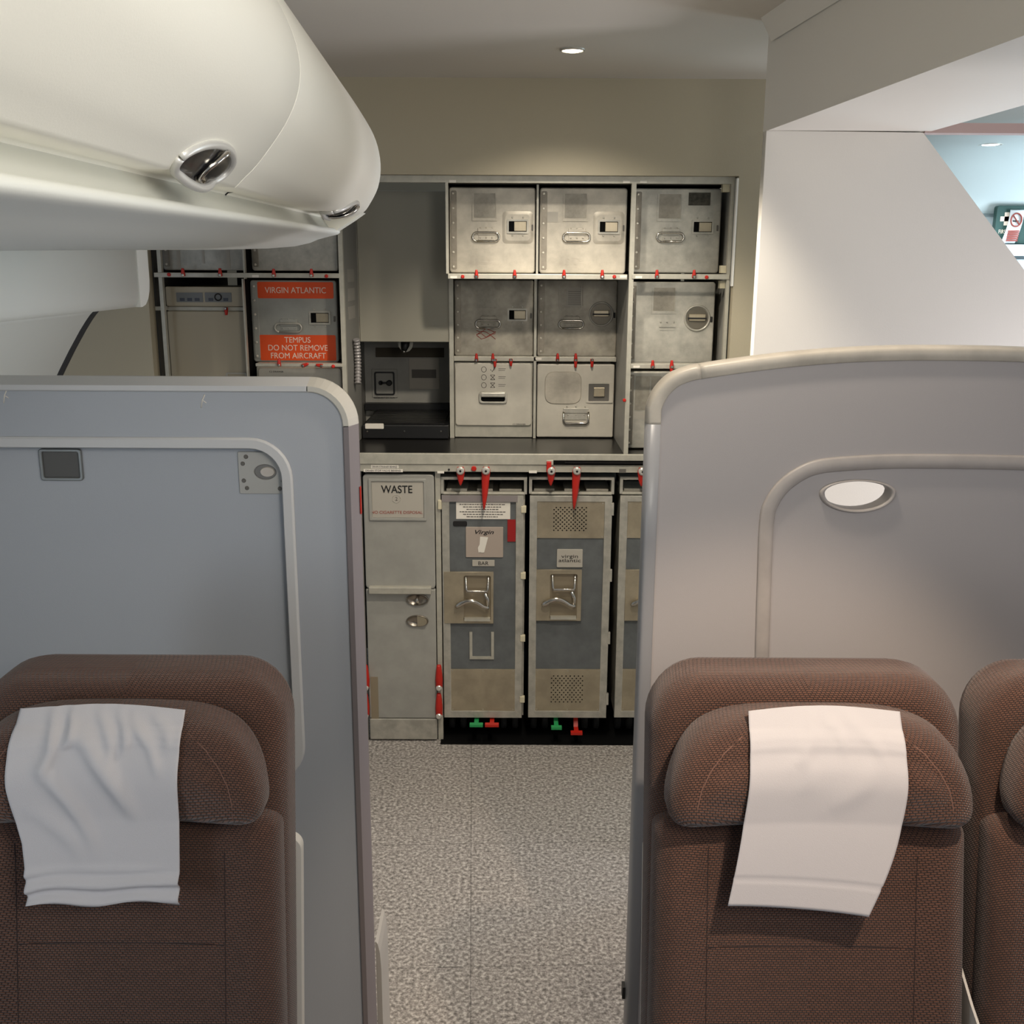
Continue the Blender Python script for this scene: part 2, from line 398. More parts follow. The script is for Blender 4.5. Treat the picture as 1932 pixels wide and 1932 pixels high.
def secY(Y):
    t = max(0, min(1, (Y-1.2)/.9)); t = t*t*(3-2*t)
    return [(a_[0]*(1-t)+b2[0]*t, a_[1]*(1-t)+b2[1]*t) for a_, b2 in zip(sec_flat, sec)]
def binsec(Y, k=1.0, kb=0): return [BP(cen[0]+(x-cen[0])*k, cen[1]+(z-cen[1])*k, Y) for x, z in secY(Y)]
def binseg(name, y0, y1, endcap=False):
    mb = MB(); rs = [binsec(y0, .9985), binsec(y0+.002)]
    n = 6
    for i in range(1, n): rs.append(binsec(y0+(y1-y0)*i/n))
    if endcap:
        for t in range(0, 7):
            th = t/6*PI/2; rs.append(binsec(y1-.12+.12*math.sin(th), .55+.45*math.cos(th)**.7 if t < 6 else .55))
    else: rs += [binsec(y1-.002), binsec(y1, .9985)]
    return mb.rings(rs, smooth=True).build(name, BIN, bin_)
binseg('bin_door', .40, 1.189); binseg('bin_door', -.5, .399); binseg('bin_door', 1.190, YE+.06, True)
# recessed channel below the door, lip roll and sloping underside
ld = ab(646, 410)
lip = ab(640, 437)
ch = [(ld[0]-.003, ld[1]+.004), (ld[0]-.033, ld[1]+.001), (ld[0]-.037, ld[1]-.008), (lip[0]-.030, lip[1]+.013), (lip[0]-.016, lip[1]+.008), (lip[0]-.004, lip[1]+.0062)]
cp = dense(ch, 3)
und = [(lip[0]-.012, lip[1]+.005), (lip[0]-.003, lip[1]+.006), (lip[0]+.002, lip[1]), (lip[0]-.003, lip[1]-.006)] 
u1, u2, u3 = ab(600, 452), ab(556, 465), ab(420, 471)
und = dense(und + [(lip[0]-.02, lip[1]-.010), u1, u2, u3, (Xs-(CAM+VPd*YE).x+.02, -.004)], 2)
def rowsY(prof_, ys, shift=None):
    return [[BP(x, z, y) for x, z in prof_] for y in ys]
ys = [-.5+.2*k for k in range(14)] + [YE-.06, YE-.02, YE]
ys = [y for y in ys if y <= YE]
topu = [(x, z+.03) for x, z in reversed(cp)]
m = MB(); m.rings([[BP(x, z, y) for x, z in cp + [(cp[-1][0]-.03, cp[-1][1]), (cp[0][0]-.05, cp[0][1]+.002)]] for y in ys[:-1]], smooth=True)
m.build('channel', BIN, bin_)
def undrow(y, ycut):                                             # end of the underside raked back outboard
    return [BP(x, z, y) for x, z in und + [(und[-1][0], und[-1][1]+.05), (lip[0]-.03, lip[1]+.03)]]
m = MB(); m.rings([undrow(y, 0) for y in ys], smooth=True)
m.build('service_panel', SIDE, bin_)
# seams of the channel cover
def solveY(prof_pt, px):
    lo_, hi = .3, 2.6
    for _ in range(40):
        mid = (lo_+hi)/2; p = BP(prof_pt[0], prof_pt[1], mid)-CAM
        x = 966+F*p.dot(RGT)/p.dot(_f)
        if x < px: lo_ = mid
        else: hi = mid
    return (lo_+hi)/2
yk = solveY(ch[2], 425)
m = MB(); m.tube([BP(x+.0005, z-.0005, yk-.006+.012*i/12) for i, (x, z) in enumerate(cp[:-4])], .0009, 6); m.build('channel_joint', GASK, bin_)
# chrome pull handles
def face_at(s_, Y=0):
    fp = secY(Y)[:len(face)][::-1]                             # walk up the door face from its lower edge
    if s_ < 0:
        return (fp[0][0]-.25*s_, fp[0][1]+s_)
    acc = 0
    for i in range(len(fp)-1):
        l = math.hypot(fp[i+1][0]-fp[i][0], fp[i+1][1]-fp[i][1])
        if acc+l >= s_:
            t = (s_-acc)/l; return (fp[i][0]+(fp[i+1][0]-fp[i][0])*t, fp[i][1]+(fp[i+1][1]-fp[i][1])*t)
        acc += l
    return fp[-1]
def face_pt(s_, Y, out=0):
    a_, b2 = face_at(s_+.004, Y), face_at(s_-.004, Y); tx, tz = a_[0]-b2[0], a_[1]-b2[1]; l = math.hypot(tx, tz)
    q_ = face_at(s_, Y); return BP(q_[0]+tz/l*out, q_[1]-tx/l*out, Y)
def handle(px, hw, hh, s0):
    yk = solveY(face_at(s0, 1.0 if px < 500 else 2.2), px); N_ = 48
    def pt(k, ang, out): return face_pt(max(-.010, s0+hh*k*math.sin(ang)), yk-hw*k*math.cos(ang)*(1.0 if math.cos(ang) < 0 else 1.15), out)
    rim = [pt(1, 2*PI*i/N_, .001) for i in range(N_+1)]
    h = MB().tube(rim, .0045, 8).build('pull_handle', mat('satin_rim', (214, 213, 208), .35, .3), bin_)
    rs = [[tuple(pt(k, 2*PI*i/N_, o_)) for i in range(N_)] for k, o_ in ((1, .0015), (.85, .0035), (.6, .005), (.3, .0055), (.02, .0055))]
    MB().rings(rs, False, True).build('pull_cup', DKCHR, h)
    arc = [pt(.9, PI/2, .007)] + [face_pt(s0+hh*(.85-1.7*k/10), yk-hw*(.10+.16*math.sin(PI*k/10)), .008) for k in range(11)]
    MB().tube([p_ for p_ in arc if True], .003, 6).build('pull_bar', CHROME, h)
handle(388, .082, .025, .015); handle(640, .08, .040, .026)
mb = MB(); ce = [ab(690, 403), ab(672, 416), ab(641, 436), ab(622, 430), ab(615, 405)]
mb.rings([[BP(x, z, y) for x, z in ce] for y in (YE-.07, YE-.002)], smooth=False).build('channel_end', BIN, bin_)

# ================================================================== GALLEY: upper cabinets
YB = 3.57                        # front of containers in the near bays
YC = 3.79; YCB = 3.83            # recessed centre bay: frame and container fronts
YK = 4.20                        # back of the coffee niche
gx0, gx1, _, gtop = R(285, 331, 1387, 345, YF)
zsh = P(1000, 345, YF).z
ZW = PZ(940, 857, 0) and P(940, 857.5, YF-.02).z   # worktop height
cab = empty('galley_cabinet', ((gx0+gx1)/2, YF, ZW), 'grey metal upper galley cabinet frame of open bays above the black worktop', 'galley cabinet')
def px2X(px, py, Y): return P(px, py, Y).x
zhead = gtop
MB().box(gx0, gx1, YF, YF+.03, zsh, zhead).build('header_rail', RAIL, cab)
xl0 = px2X(304, 560, YF)
xp = px2X(641, 560, YF); xp2 = px2X(649, 560, YF)           # right post of the left bays
def post(x0, x1, z0, z1, y0=YF, d=.02, m_=RAIL): return MB().box(x0, x1, y0, y0+d, z0, z1).build('post', m_, cab)
zsr = P(400, 526, YF).z
xr0, xr1 = px2X(1184.5, 600, YF), px2X(1193, 600, YF)
post(gx0, gx0+.012, ZW, zsh); post(xp, xp2, ZW, zsh)
xa0, xa1 = px2X(841, 430, YF), px2X(846, 430, YF); zrow = P(1000, 527, YF).z; zrow1 = P(1000, 517, YF).z
post(xa0, xa1, zrow1, zsh); xb0, xb1 = px2X(1012, 430, YB-.03), px2X(1016, 430, YB-.03); post(xb0, xb1, zrow, zsh, YB-.03)
post(xr0, xr1, ZW, zsh); post(px2X(1376, 430, YF), gx1, ZW, zsh)
for xm, za, zb2 in ((-.8892, zsr, zsh), (-.8973, ZW, zsr)):
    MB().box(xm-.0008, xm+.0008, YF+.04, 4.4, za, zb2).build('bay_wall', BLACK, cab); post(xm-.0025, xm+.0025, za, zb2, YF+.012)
def rail(px0, py0, px1, py1, Y, d=.05, nm='shelf_rail'):
    x0, x1, z0, z1 = R(px0, py0, px1, py1, Y); return MB().plate(x0, x1, z0, z1, Y, Y+d, .002, .002).build(nm, RAIL, cab)
rail(845, 517, 1184, 527, YF-.004, YB-YF+.02)
rail(1192, 517, 1377, 527, YF-.004); rail(1190, 687, 1377, 696, YF-.004)
rail(290, 515, 641, 524, YF-.004); rail(482, 686, 646, 692, YF-.004)
rail(286, 578, 307, 586, YF+.03, nm='bracket')
rail(856, 673, 1163, 682, YC, .034)
xc0, xc1 = px2X(848, 680, YC), px2X(856, 680, YC)
MB().box(xc0, xc1, YC, YC+.03, ZW, zrow).build('post', RAIL, cab)
xd0, xd1 = px2X(1007, 680, YC), px2X(1012, 680, YC); MB().box(xd0, xd1, YC, YC+.03, ZW, zrow).build('post', RAIL, cab)
# side panels, backs and shelves
MB().box(xr0, xr0+.007, YF+.02, 4.4, ZW, zrow).build('side_panel', GREYP, cab)
MB().box(xp, xp2, YF+.02, 3.80, ZW, zsh).build('side_panel', mat('dull_grey_liner', (120, 118, 112), .5), cab)
MB().box(xp-.036, xp-.030, 3.80, YK, ZW, zsh).build('side_panel', mat('dull_grey_liner', (120, 118, 112), .5), cab)
MB().box(px2X(1380, 500, YF), gx1, YF+.02, 4.4, ZW, zsh).build('side_panel', GREYP, cab)
MB().box(gx0-.034, gx0-.024, YF+.032, 4.4, ZW, zsh).build('side_panel', mat('gap_shade_liner', (58, 57, 54), .6), cab)  # panel coloured dark so the gap beside the oven reads as shade
m = MB(); m.box(gx0+.01, gx1-.01, 4.42, 4.44, ZW, zsh); m.build('back_panel', BLACK, cab)  # black colour puts the shade of the container gaps into the panel
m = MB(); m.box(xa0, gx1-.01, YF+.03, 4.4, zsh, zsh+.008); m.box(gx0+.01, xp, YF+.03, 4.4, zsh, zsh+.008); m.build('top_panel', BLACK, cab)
m = MB(); m.box(xa0, xa0+.003, YF+.02, 4.4, zrow, zsh); m.box(xc0, xc0+.004, YC+.03, 4.4, ZW, zrow); m.build('bay_wall', LOCK, cab)
# blank locker above the brewing niche
x0, x1, z0, z1 = R(672, 352, 847, 645, YC+.01)
MB().plate(xp2+.001, xa0-.001, z0, zsh-.004, YC+.01, YC+.03, .002, .002).build('locker_panel', LOCK, cab)
MB().box(xp2+.001, xc0-.001, YC+.03, YK, z0, z0+.02).build('locker_floor', GREYP, cab)
x0, x1, z0_, z1_ = R(660, 352, 671, 645, YC)
MB().box(xp2+.0005, x1, YC+.0, YC+.012, z0, zsh-.004).build('locker_hinge', ALUC, cab)
zl = z0
# labels on the side wall
for py in (520, 556, 590):
    za, zb2 = P(655, py+12, 3.6).z, P(655, py-12, 3.6).z
    MB().box(xp2+.0002, xp2+.001, 3.55, 3.70, za, zb2).build('side_label', mat('faded_label', (140, 136, 128), .5), cab)

# red quarter-turn latches
def latch(px, py, Y, L=.026, up=True, w_=.011, parent=cab, ang=0, name='turn_latch'):
    p = P(px, py, Y); s = 1 if up else -1
    mb = MB()
    pts = [(0, 0, .55), (.2, 0, .60), (.55, 0, .50), (.85, 0, .40), (1.0, 0, .30)]
    ca, sa = math.cos(ang), math.sin(ang)
    rs = []
    for t, _, k in pts:
        hw = w_*k; zz = s*(t*L-.004)
        ring = []
        for dx, dy in ((-1, 0), (-.7, -1), (.7, -1), (1, 0), (1, .6), (-1, .6)):
            x_, z_ = dx*hw, zz
            ring.append((p.x + x_*ca - z_*sa, Y - .004 + dy*.006 , p.z + x_*sa + z_*ca))
        rs.append(ring)
    o = mb.rings(rs, smooth=True).build(name, RED, parent)
    mb = MB(); mb.disc((p.x, p.z), w_*.46, w_*.46, Y-.0125, Y+.0, 14, .002); mb.build('pivot', CHROME, o)
    return o
for px in (899, 971, 1064, 1136): latch(px, 522, YF-.005)
for px in (1239, 1309): latch(px, 522, YF-.005)
for px in (346, 416): latch(px, 519, YF-.005)
for px in (517, 588): latch(px, 520, YF-.005)
for px, u in ((899, 1), (930, 1), (1052, 1), (1086, 1)): latch(px, 679, YC-.001, .028, True)
for px, L in ((934, .030), (964, .026), (1086, .032), (1117, .030)): latch(px, 679, YC-.0015, L, False)
for px, u in ((1231, 1), (1267, 1)): latch(px, 692, YF-.005)
latch(1267, 692, YF-.0055, .026, False)
latch(527, 689, YF-.005); latch(572, 690, YF-.005, .024, True, .011, cab, -1.2); latch(607, 690, YF-.005, .022, True, .011, cab, 1.4)
latch(427, 582, YF+.085, .026, False)
def button(px, py, Y, r=.006, parent=cab):
    p = P(px, py, Y); MB().disc((p.x, p.z), r, r, Y-.006, Y+.002, 14, .002).build('stop_button', RED, parent)
for px, py in ((873, 522), (1159, 522), (1333, 523), (319, 518), (616, 521), (629, 691)): button(px, py, YF-.004)
button(1178, 755, YF)
# small location labels on the rails
for px, py, Y in ((856, 523, YF-.004), (1176, 522, YF-.004), (1205, 523, YF-.004), (854, 342, YF), (1182, 343, YF), (1214, 343, YF), (1201, 692, YF-.004), (482, 521, YF-.004), (1016, 677, YC)):
    p = P(px, py, Y); text('3%d%d' % (px % 7, py % 5), p.x, p.z, Y, .006, INK, cab, .02, 'bay_label') if False else MB().box(p.x-.011, p.x+.011, Y-.0012, Y+.001, p.z-.004, p.z+.004).build('bay_label', WHITE, cab)
for px in (1178, 1207):
    pass
# white stops in the right bay
for px, py in ((1370, 355), (1366, 508), (1364, 537)):
    p = P(px, py, YF+.03); MB().box(p.x-.012, p.x+.010, YF+.02, YF+.05, p.z-.012, p.z+.012).build('door_stop', IVORY, cab)
# brewing niche: back panel and fittings
nx0, nx1 = xp-.029, xc0-.002
zt0 = P(760, 801, YC).z
m = MB(); m.box(nx0, nx1, YK, YK+.02, ZW, zl); m.build('niche_panel', GREYP, cab)
x0, x1, z0, z1 = R(709, 656, 838, 674, YK)
MB().plate(x0, x1, z0, z1, YK-.004, YK+.001, .002, .001).build('niche_vent', CABRN, cab)
x0, x1, z0, z1 = R(772, 676, 829, 734, YK); pl = MB().plate(x0, x1, z0, z1, YK-.003, YK+.001, .002, .001).build('placard', PLAC, cab)
x0, x1, z0, z1 = R(777, 697, 823, 713, YK); MB().plate(x0, x1, z0, z1, YK-.0045, YK-.001, .001).build('placard_text', INKG, pl)
x0, x1, z0, z1 = R(702, 696, 750, 750, YK); vb = MB().plate(x0, x1, z0, z1, YK-.005, YK+.001, .003, .002).build('valve_plate', GREYP, cab)
x0, x1, z0, z1 = R(707, 701, 745, 745, YK); plate2d('valve_frame', [rrect(x0, x1, z0, z1, .008), rrect(x0+.006, x1-.006, z0+.006, z1-.006, .005)], YK-.010, YK-.004, BLKM, vb)
p = P(735, 722, YK); m = MB(); m.disc((p.x, p.z), .012, .012, YK-.018, YK-.004, 16, .003); q = P(719, 722, YK)
m.box(q.x, p.x, YK-.014, YK-.006, p.z-.004, p.z+.004); m.disc((q.x, q.z), .009, .009, YK-.014, YK-.005, 14, .002); m.build('valve_knob', BLKM, vb)
p = P(725, 750, YK); text('WATER SHUT OFF VALVE', p.x, p.z, YK-.005, .006, INK, vb, .085)
# tap hanging from the locker floor
p = P(765, 650, 3.90); tp = MB(); tp.tube([(p.x, 3.90, zl-.001), (p.x, 3.89, zl-.02), (p.x-.004, 3.88, zl-.038)], [.018, .016, .010], 12)
o = tp.build('tap', BLKM, cab); q = MB(); q.disc((p.x, zl-.012), .028, .034, 3.905, 3.91, 18); q.build('tap_plate', ALUC, o)
MB().tube([(p.x-.004, 3.88, zl-.036), (p.x-.004, 3.88, zl-.048)], .005, 8).build('tap_tip', CHROME, o)
# corrugated hose on the left wall
m = MB(); q0, q1 = P(654, 640, 3.62), P(664, 724, 3.62)
pts, rr_ = [], []
for k in range(61):
    t = k/60; pts.append((xp2+.014, 3.62+.02*math.sin(t*3), q0.z+(q1.z-q0.z)*t)); rr_.append(.011+.0022*math.sin(k*1.4))
hs = tag(m.tube(pts, rr_, 10).build('hose', mat('hose_grey', (150, 146, 144), .3, .3)), 'ribbed grey hose hanging down the left wall of the dark brewing niche', 'hose')
# black drip tray unit on the worktop
zt1 = P(760, 800, YC-.03).z
tr = empty('drip_tray', ((nx0+nx1)/2, YC, ZW), 'low black drip tray unit on the worktop inside the brewing niche', 'drip tray')
MB().plate(xp2+.004, nx1-.002, ZW+.001, zt1-.004, YC-.03, YK-.012, .004, .003).build('body', BLKM, tr)
m = MB()
for k in range(9): m.box(nx0+.06, nx1-.02, YC+.0+k*.04, YC+.033+k*.04, zt1-.004, zt1)
m.build('grille', BLKW, tr)
zk = P(760, 759, YK).z; MB().box(nx0+.004, nx1-.002, YK-.05, YK-.006, zt1-.004, zk).build('back_step', BLKM, tr)
x0, x1, z0, z1 = R(689, 799, 724, 809, YC-.03); MB().plate(x0, x1, z0, z1, YC-.033, YC-.028, .003, .001).build('label', WHITE, tr)
for px in (693, 763, 832):
    p = P(px, 814, YC-.03); MB().disc((p.x, p.z), .0035, .0035, YC-.033, YC-.029, 10, .001).build('screw', CHROME, tr)

# ================================================================== CONTAINERS
def container(px, Y, label, m_=ALU, latch_kind='paddle', hinge=True, handle_kind='ring', window=True, depth=.42, group='galley containers in the upper bays', emb=True, ztop_=None, patch=None, round_=.010, ly=0):
    x0, x1, z0, z1 = R(*px, Y)
    W, H = x1-x0, z1-z0
    t = empty('galley_container', ((x0+x1)/2, Y+depth/2, z0), label, 'container', group)
    fx = lambda u: x0+W*u
    fz = lambda v: z1-H*v
    MB().plate(x0+.003, x1-.003, z0+.003, z1-.003, Y+.012, Y+depth, .008, .0).build('body', ALUC, t)
    d = MB().plate(x0, x1, z0, z1, Y, Y+.014, round_, .004).build('door', m_, t)
    if hinge:
        mb = MB(); mb.plate(x0+.006, x0+W*.085, z0+.012, z1-.012, Y-.0025, Y+.001, .005, .001)
        mb.build('hinge_strip', mat('hinge_grey', (158, 150, 136), .45, .3, noise=.15, nscale=20) if m_ is not SAGE else SAGE, t)
        for k in range(6):
            pz = z0+.02+(H-.04)*k/5
            MB().disc((x0+W*.045, pz), .0042, .0042, Y-.0055, Y, 10, .002).build('rivet', mat('rivet_bright', (222, 216, 202), .3, .3), t)
    if window:
        a0, a1, b0, b1 = fx(.28), fx(.54), fz(.36), fz(.07)
        mb = MB(); mb.box(a0-.004, a1+.004, Y-.003, Y+.001, b0-.008, b0); mb.box(a0-.004, a0, Y-.003, Y+.001, b0, b1); mb.box(a1, a1+.004, Y-.003, Y+.001, b0, b1)
        mb.build('card_holder', m_, t)
        MB().plate(a0+.002, a1-.002, b0+.002, b1, Y-.0008, Y+.001, .002).build('card', ALUD if m_ is not SAGE else SAGE, t)
    if handle_kind == 'ring':
        cz = fz(.575); hx0, hx1 = fx(.27), fx(.58); hr = H*.052
        path = [(hx0+hr - hr*math.sin(a), Y-.007, cz-hr*math.cos(a)*1 ) for a in [PI*k/8 for k in range(9)]]
        path += [(hx1-hr + hr*math.sin(a), Y-.007, cz+hr*math.cos(a)) for a in [PI*k/8 for k in range(9)]]
        path.append(path[0])
        h = MB().tube(path, .0035, 8).build('handle', CHROME if m_ is not SAGE else ALUC, t)
        mb = MB(); mb.plate(fx(.33), fx(.53), cz+hr*.4, cz+hr*2.0, Y-.0045, Y+.001, .002, .001); mb.plate(fx(.335), fx(.525), cz-hr*.75, cz+hr*.3, Y-.002, Y+.001, .002, .001)
        for k in range(3):
            for zz in (cz+hr*1.9+.002, cz-.002): mb.disc((fx(.36+.07*k), zz), .0028, .0028, Y-.0058, Y, 8, .001)
        mb.build('handle_bracket', m_, h)
    elif handle_kind == 'slot':
        cz = fz(.54); mb = MB(); mb.box(fx(.36), fx(.55), Y-.004, Y+.001, cz-.003, cz+.004); mb.box(fx(.37), fx(.54), Y-.002, Y+.001, cz-.014, cz-.008)
        for k in range(3): mb.disc((fx(.38+.075*k), cz+.014), .003, .003, Y-.004, Y, 8, .001)
        mb.build('handle_bracket', ALUC, t)
    if latch_kind == 'paddle':
        YL = Y-ly
        a0, a1, b0, b1 = fx(.67), fx(.92), fz(.535), fz(.37)
        lt = plate2d('latch', [rrect(a0, a1, b0, b1, .003), rrect(a0+.006, a1-.006, b0+.006, b1-.006, .001)], YL-.004, Y+.001, ALUC, t)
        MB().box(a0+.006, a1-.006, YL-.0012, Y+.001, b0+.006, b1-.006).build('latch_recess', BLACK, lt)
        MB().plate(a0+.006+(a1-a0)*.25, a1-.0075, b0+.008, b1-.008, YL-.004, Y+.001, .001, .001).build('paddle', STEEL, lt)
        mb = MB()
        for u in (.25, .75):
            for zz in (b0-.006, b1+.006): mb.disc((a0+(a1-a0)*u, zz), .003, .003, YL-.0025, Y+.001, 8, .001)
        mb.build('latch_rivets', ALUC, lt)
        MB().plate(fx(.955), fx(.975), fz(.50), fz(.43), Y-.003, Y+.001, .002).build('strike', INKG, t)
    elif latch_kind == 'dial':
        cx, cz, r = fx(.80), fz(.44), W*.155
        mb = MB(); n = 32; rs = []
        for rad, y in ((r, Y+.001), (r, Y-.003), (r*.93, Y-.006), (r*.86, Y-.004), (r*.84, Y-.001)):
            rs.append([(cx+rad*math.cos(2*PI*i/n), y, cz+rad*math.sin(2*PI*i/n)) for i in range(n)])
        lt = mb.rings(rs, False, False).build('latch_dial', ALUC, t)
        MB().disc((cx, cz), r*.82, r*.82, Y-.0015, Y+.001, 28).build('dial_face', mat('dial_dark', (112, 106, 94), .4, .5), lt)
        mb = MB(); mb.plate(cx-r*.62, cx+r*.62, cz-r*.20, cz+r*.30, Y-.009, Y-.001, .003, .002); mb.build('dial_grip', STEEL, lt)
        mb = MB(); mb.box(cx-r*.7, cx+r*.7, Y-.0105, Y-.001, cz-r*.07, cz+r*.05); mb.build('dial_slot', INK, lt)
        MB().plate(fx(.955), fx(.98), fz(.49), fz(.42), Y-.003, Y+.001, .002).build('strike', INK, t)
    if emb:
        text('virgin\natlantic', fx(.44), fz(.855), Y-.0003, H*.040, m_, t, W*.30, 'embossed_name', line=.9)
    if patch:
        for (u0, v0, u1, v1, mm_) in patch:
            MB().plate(fx(u0), fx(u1), fz(v1), fz(v0), Y-.0012, Y+.001, .001).build('sticker_mark', mm_, t)
    return t
def pressing(t, px, Y, m_):                                         # pressed surround round the latch
    x0, x1, z0, z1 = R(*px, Y); W, H = x1-x0, z1-z0
    a0, a1, b0, b1 = x0+W*.61, x1-.006, z1-H*.66, z1-H*.27
    rs = []
    for i, y in ((0, Y+.0005), (.006, Y-.0015), (.012, Y-.003)):
        rs.append([(x, y, z) for x, z in rrect(a0+i, a1-i, b0+i, b1-i, .014)])
    MB().rings(rs, False, True, True).build('pressed_panel', m_, t)
bA = (848, 353, 1010, 515); bB = (1018, 354, 1182, 516); bC = (1195, 355, 1359, 515)
bD = (857, 528, 1007, 672); bE = (1014, 528, 1164, 673); bF = (1185, 532, 1347, 685)
t = container(bA, YB, 'scuffed aluminium container with ring handle, left of the three on the top row', ly=.0035); pressing(t, bA, YB, ALU)
t = container(bB, YB, 'scuffed aluminium container with a torn white paper scrap on its door, top row middle', patch=[(.07, .28, .21, .40, PLAC)], ly=.0035); pressing(t, bB, YB, ALU)
container(bC, YB, 'aluminium container with a dark square glue patch in its top right corner, top row right', ALUC, patch=[(.62, .05, .87, .20, mat('glue_patch', (92, 88, 76), .7, noise=.35, nscale=60))])
t = container(bD, YCB, 'stained aluminium container with red scribble on its door, middle row below the top left one', ALUD)
x0, x1, z0, z1 = R(*bD, YCB); W, H = x1-x0, z1-z0
mb = MB()
for k in range(4):
    pts = [(x0+W*(.28+.06*i), YCB-.001, z1-H*(.66+.03*k+.03*math.sin(i*2.1+k*1.7))) for i in range(5)]
    mb.tube(pts, .0012, 4)
mb.build('red_scribble', INKR, t)
t = container(bE, YCB, 'stained aluminium container with round dial latch and a printed note, middle row centre', ALUD, 'dial', patch=[(.36, .10, .57, .34, PLAC)])
x0, x1, z0, z1 = R(*bE, YCB); W, H = x1-x0, z1-z0
mb = MB()
for k in range(7): mb.box(x0+W*.38, x0+W*.55, YCB-.0016, YCB-.001, z1-H*(.15+.027*k)-.001, z1-H*(.15+.027*k)+.0006)
mb.build('note_lines', INKG, t)
container(bF, YB, 'clean aluminium container with round dial latch and slim bracket, middle row far right', ALUC, 'dial', handle_kind='slot')
container((1181, 701, 1343, 846), YB, 'aluminium container on the worktop half hidden behind the right cabin divider', ALUC, patch=[(.10, .06, .40, .50, ALUD), (.10, .52, .40, .62, PLAC)])
container((302, 350, 467, 510), YB, 'dull aluminium container with pale tape streaks under the left overhead bin', ALUC, patch=[(.17, .55, .21, .97, PLAC), (.46, .55, .49, .92, PLAC), (.74, .55, .78, .97, PLAC)])
container((471, 350, 636, 511), YB, 'dull grey container right of the tape-streaked one under the overhead bin', ALUC, emb=False, depth=.2)
# orange-labelled container
bM = (475, 529, 637, 683)
t = container(bM, YB, 'grey container with two orange warning stickers on its door', SAGE, window=False, emb=False, depth=.2)
def sticker(px, body, hpx, wpx, line=1.0):
    x0, x1, z0, z1 = R(*px, YB); st = MB().plate(x0, x1, z0, z1, YB-.0018, YB+.001, .005).build('warning_sticker', ORANGE, t)
    st['label'] = 'orange sticker with white capitals'
    sc = (x1-x0)/(px[2]-px[0]); text(body, (x0+x1)/2, (z0+z1)/2, YB-.0018, hpx*sc, INKW, st, wpx*sc, line=line)
sticker((486, 532, 629, 563), 'VIRGIN ATLANTIC', 11, 115)
sticker((491, 632, 634, 680), 'TEMPUS\nDO NOT REMOVE\nFROM AIRCRAFT', 10.5, 112, .98)
# white container with a square plate, and the one-piece drawer (row three)
bH = (1013, 687, 1158, 824)
WHC = mat('pale_container', (196, 190, 176), .45, .1, noise=.06, nscale=14)
x0, x1, z0, z1 = R(*bH, YCB-.03)
yh = YCB-.03
t = empty('galley_container', ((x0+x1)/2, yh+.2, ZW), 'pale container with square plate and folding handle standing on the worktop', 'container', 'galley containers in the upper bays')
W, H = x1-x0, z1-ZW-.002; z0 = ZW+.002
fx = lambda u: x0+W*u
fz = lambda v: z1-H*v
MB().plate(x0+.003, x1-.003, z0, z1-.003, yh+.012, yh+.4, .006).build('body', WHC, t)
MB().plate(x0, x1, z0+.001, z1, yh, yh+.014, .006, .004).build('door', WHC, t)
mb = MB(); pts = []
a0, a1, b0, b1 = fx(.10), fx(.575), fz(.54), fz(.10)
cx, cz = (a0+a1)/2, (b0+b1)/2
for i in range(48):
    th = 2*PI*i/48; c, s_ = math.cos(th), math.sin(th); k = (abs(c)**4.5+abs(s_)**4.5)**(-1/4.5)
    pts.append((cx+(a1-a0)/2*k*c, cz+(b1-b0)/2*k*s_))
mb.rings([[(x, yh+.001, z) for x, z in pts], [(x, yh-.002, z) for x, z in pts], [(cx+(x-cx)*.97, yh-.004, cz+(z-cz)*.97) for x, z in pts]], smooth=False)
mb.build('square_plate', ALU, t)
a0, a1, b0, b1 = fx(.64), fx(.985), fz(.52), fz(.24)
lt = plate2d('latch', [rrect(a0, a1, b0, b1, .006), rrect(a0+.008, a1-.014, b0+.006, b1-.006, .003)], yh-.005, yh+.001, WHC, t)
MB().box(a0+.008, a1-.014, yh-.0015, yh+.001, b0+.006, b1-.006).build('latch_recess', INKG, lt)
MB().plate(fx(.735), fx(.875), fz(.435), fz(.31), yh-.009, yh, .002, .002).build('paddle', STEEL, lt)
mb = MB(); hz0, hz1 = fz(.80), fz(.64); hx0, hx1 = fx(.35), fx(.67)
h = mb.tube([(hx0, yh-.008, hz1), (hx0, yh-.010, hz0+.008), (hx0+.008, yh-.010, hz0), (hx1-.008, yh-.010, hz0), (hx1, yh-.010, hz0+.008), (hx1, yh-.008, hz1)], .0045, 8).build('handle', CHROME, t)
mb = MB(); mb.plate(hx0-.002, hx1+.002, hz1-.006, hz1+.012, yh-.006, yh+.001, .002, .001); mb.plate(hx0+.004, hx1-.006, hz0+.012, hz1-.004, yh-.003, yh+.001, .002, .001)
for k in range(3):
    mb.disc((hx0+.012+(hx1-hx0-.024)*k/2, hz1+.018), .003, .003, yh-.004, yh, 8, .001); mb.disc((hx0+.016+(hx1-hx0-.032)*k/2, hz1-.012), .003, .003, yh-.006, yh, 8, .001)
mb.build('handle_bracket', ALUC, h)
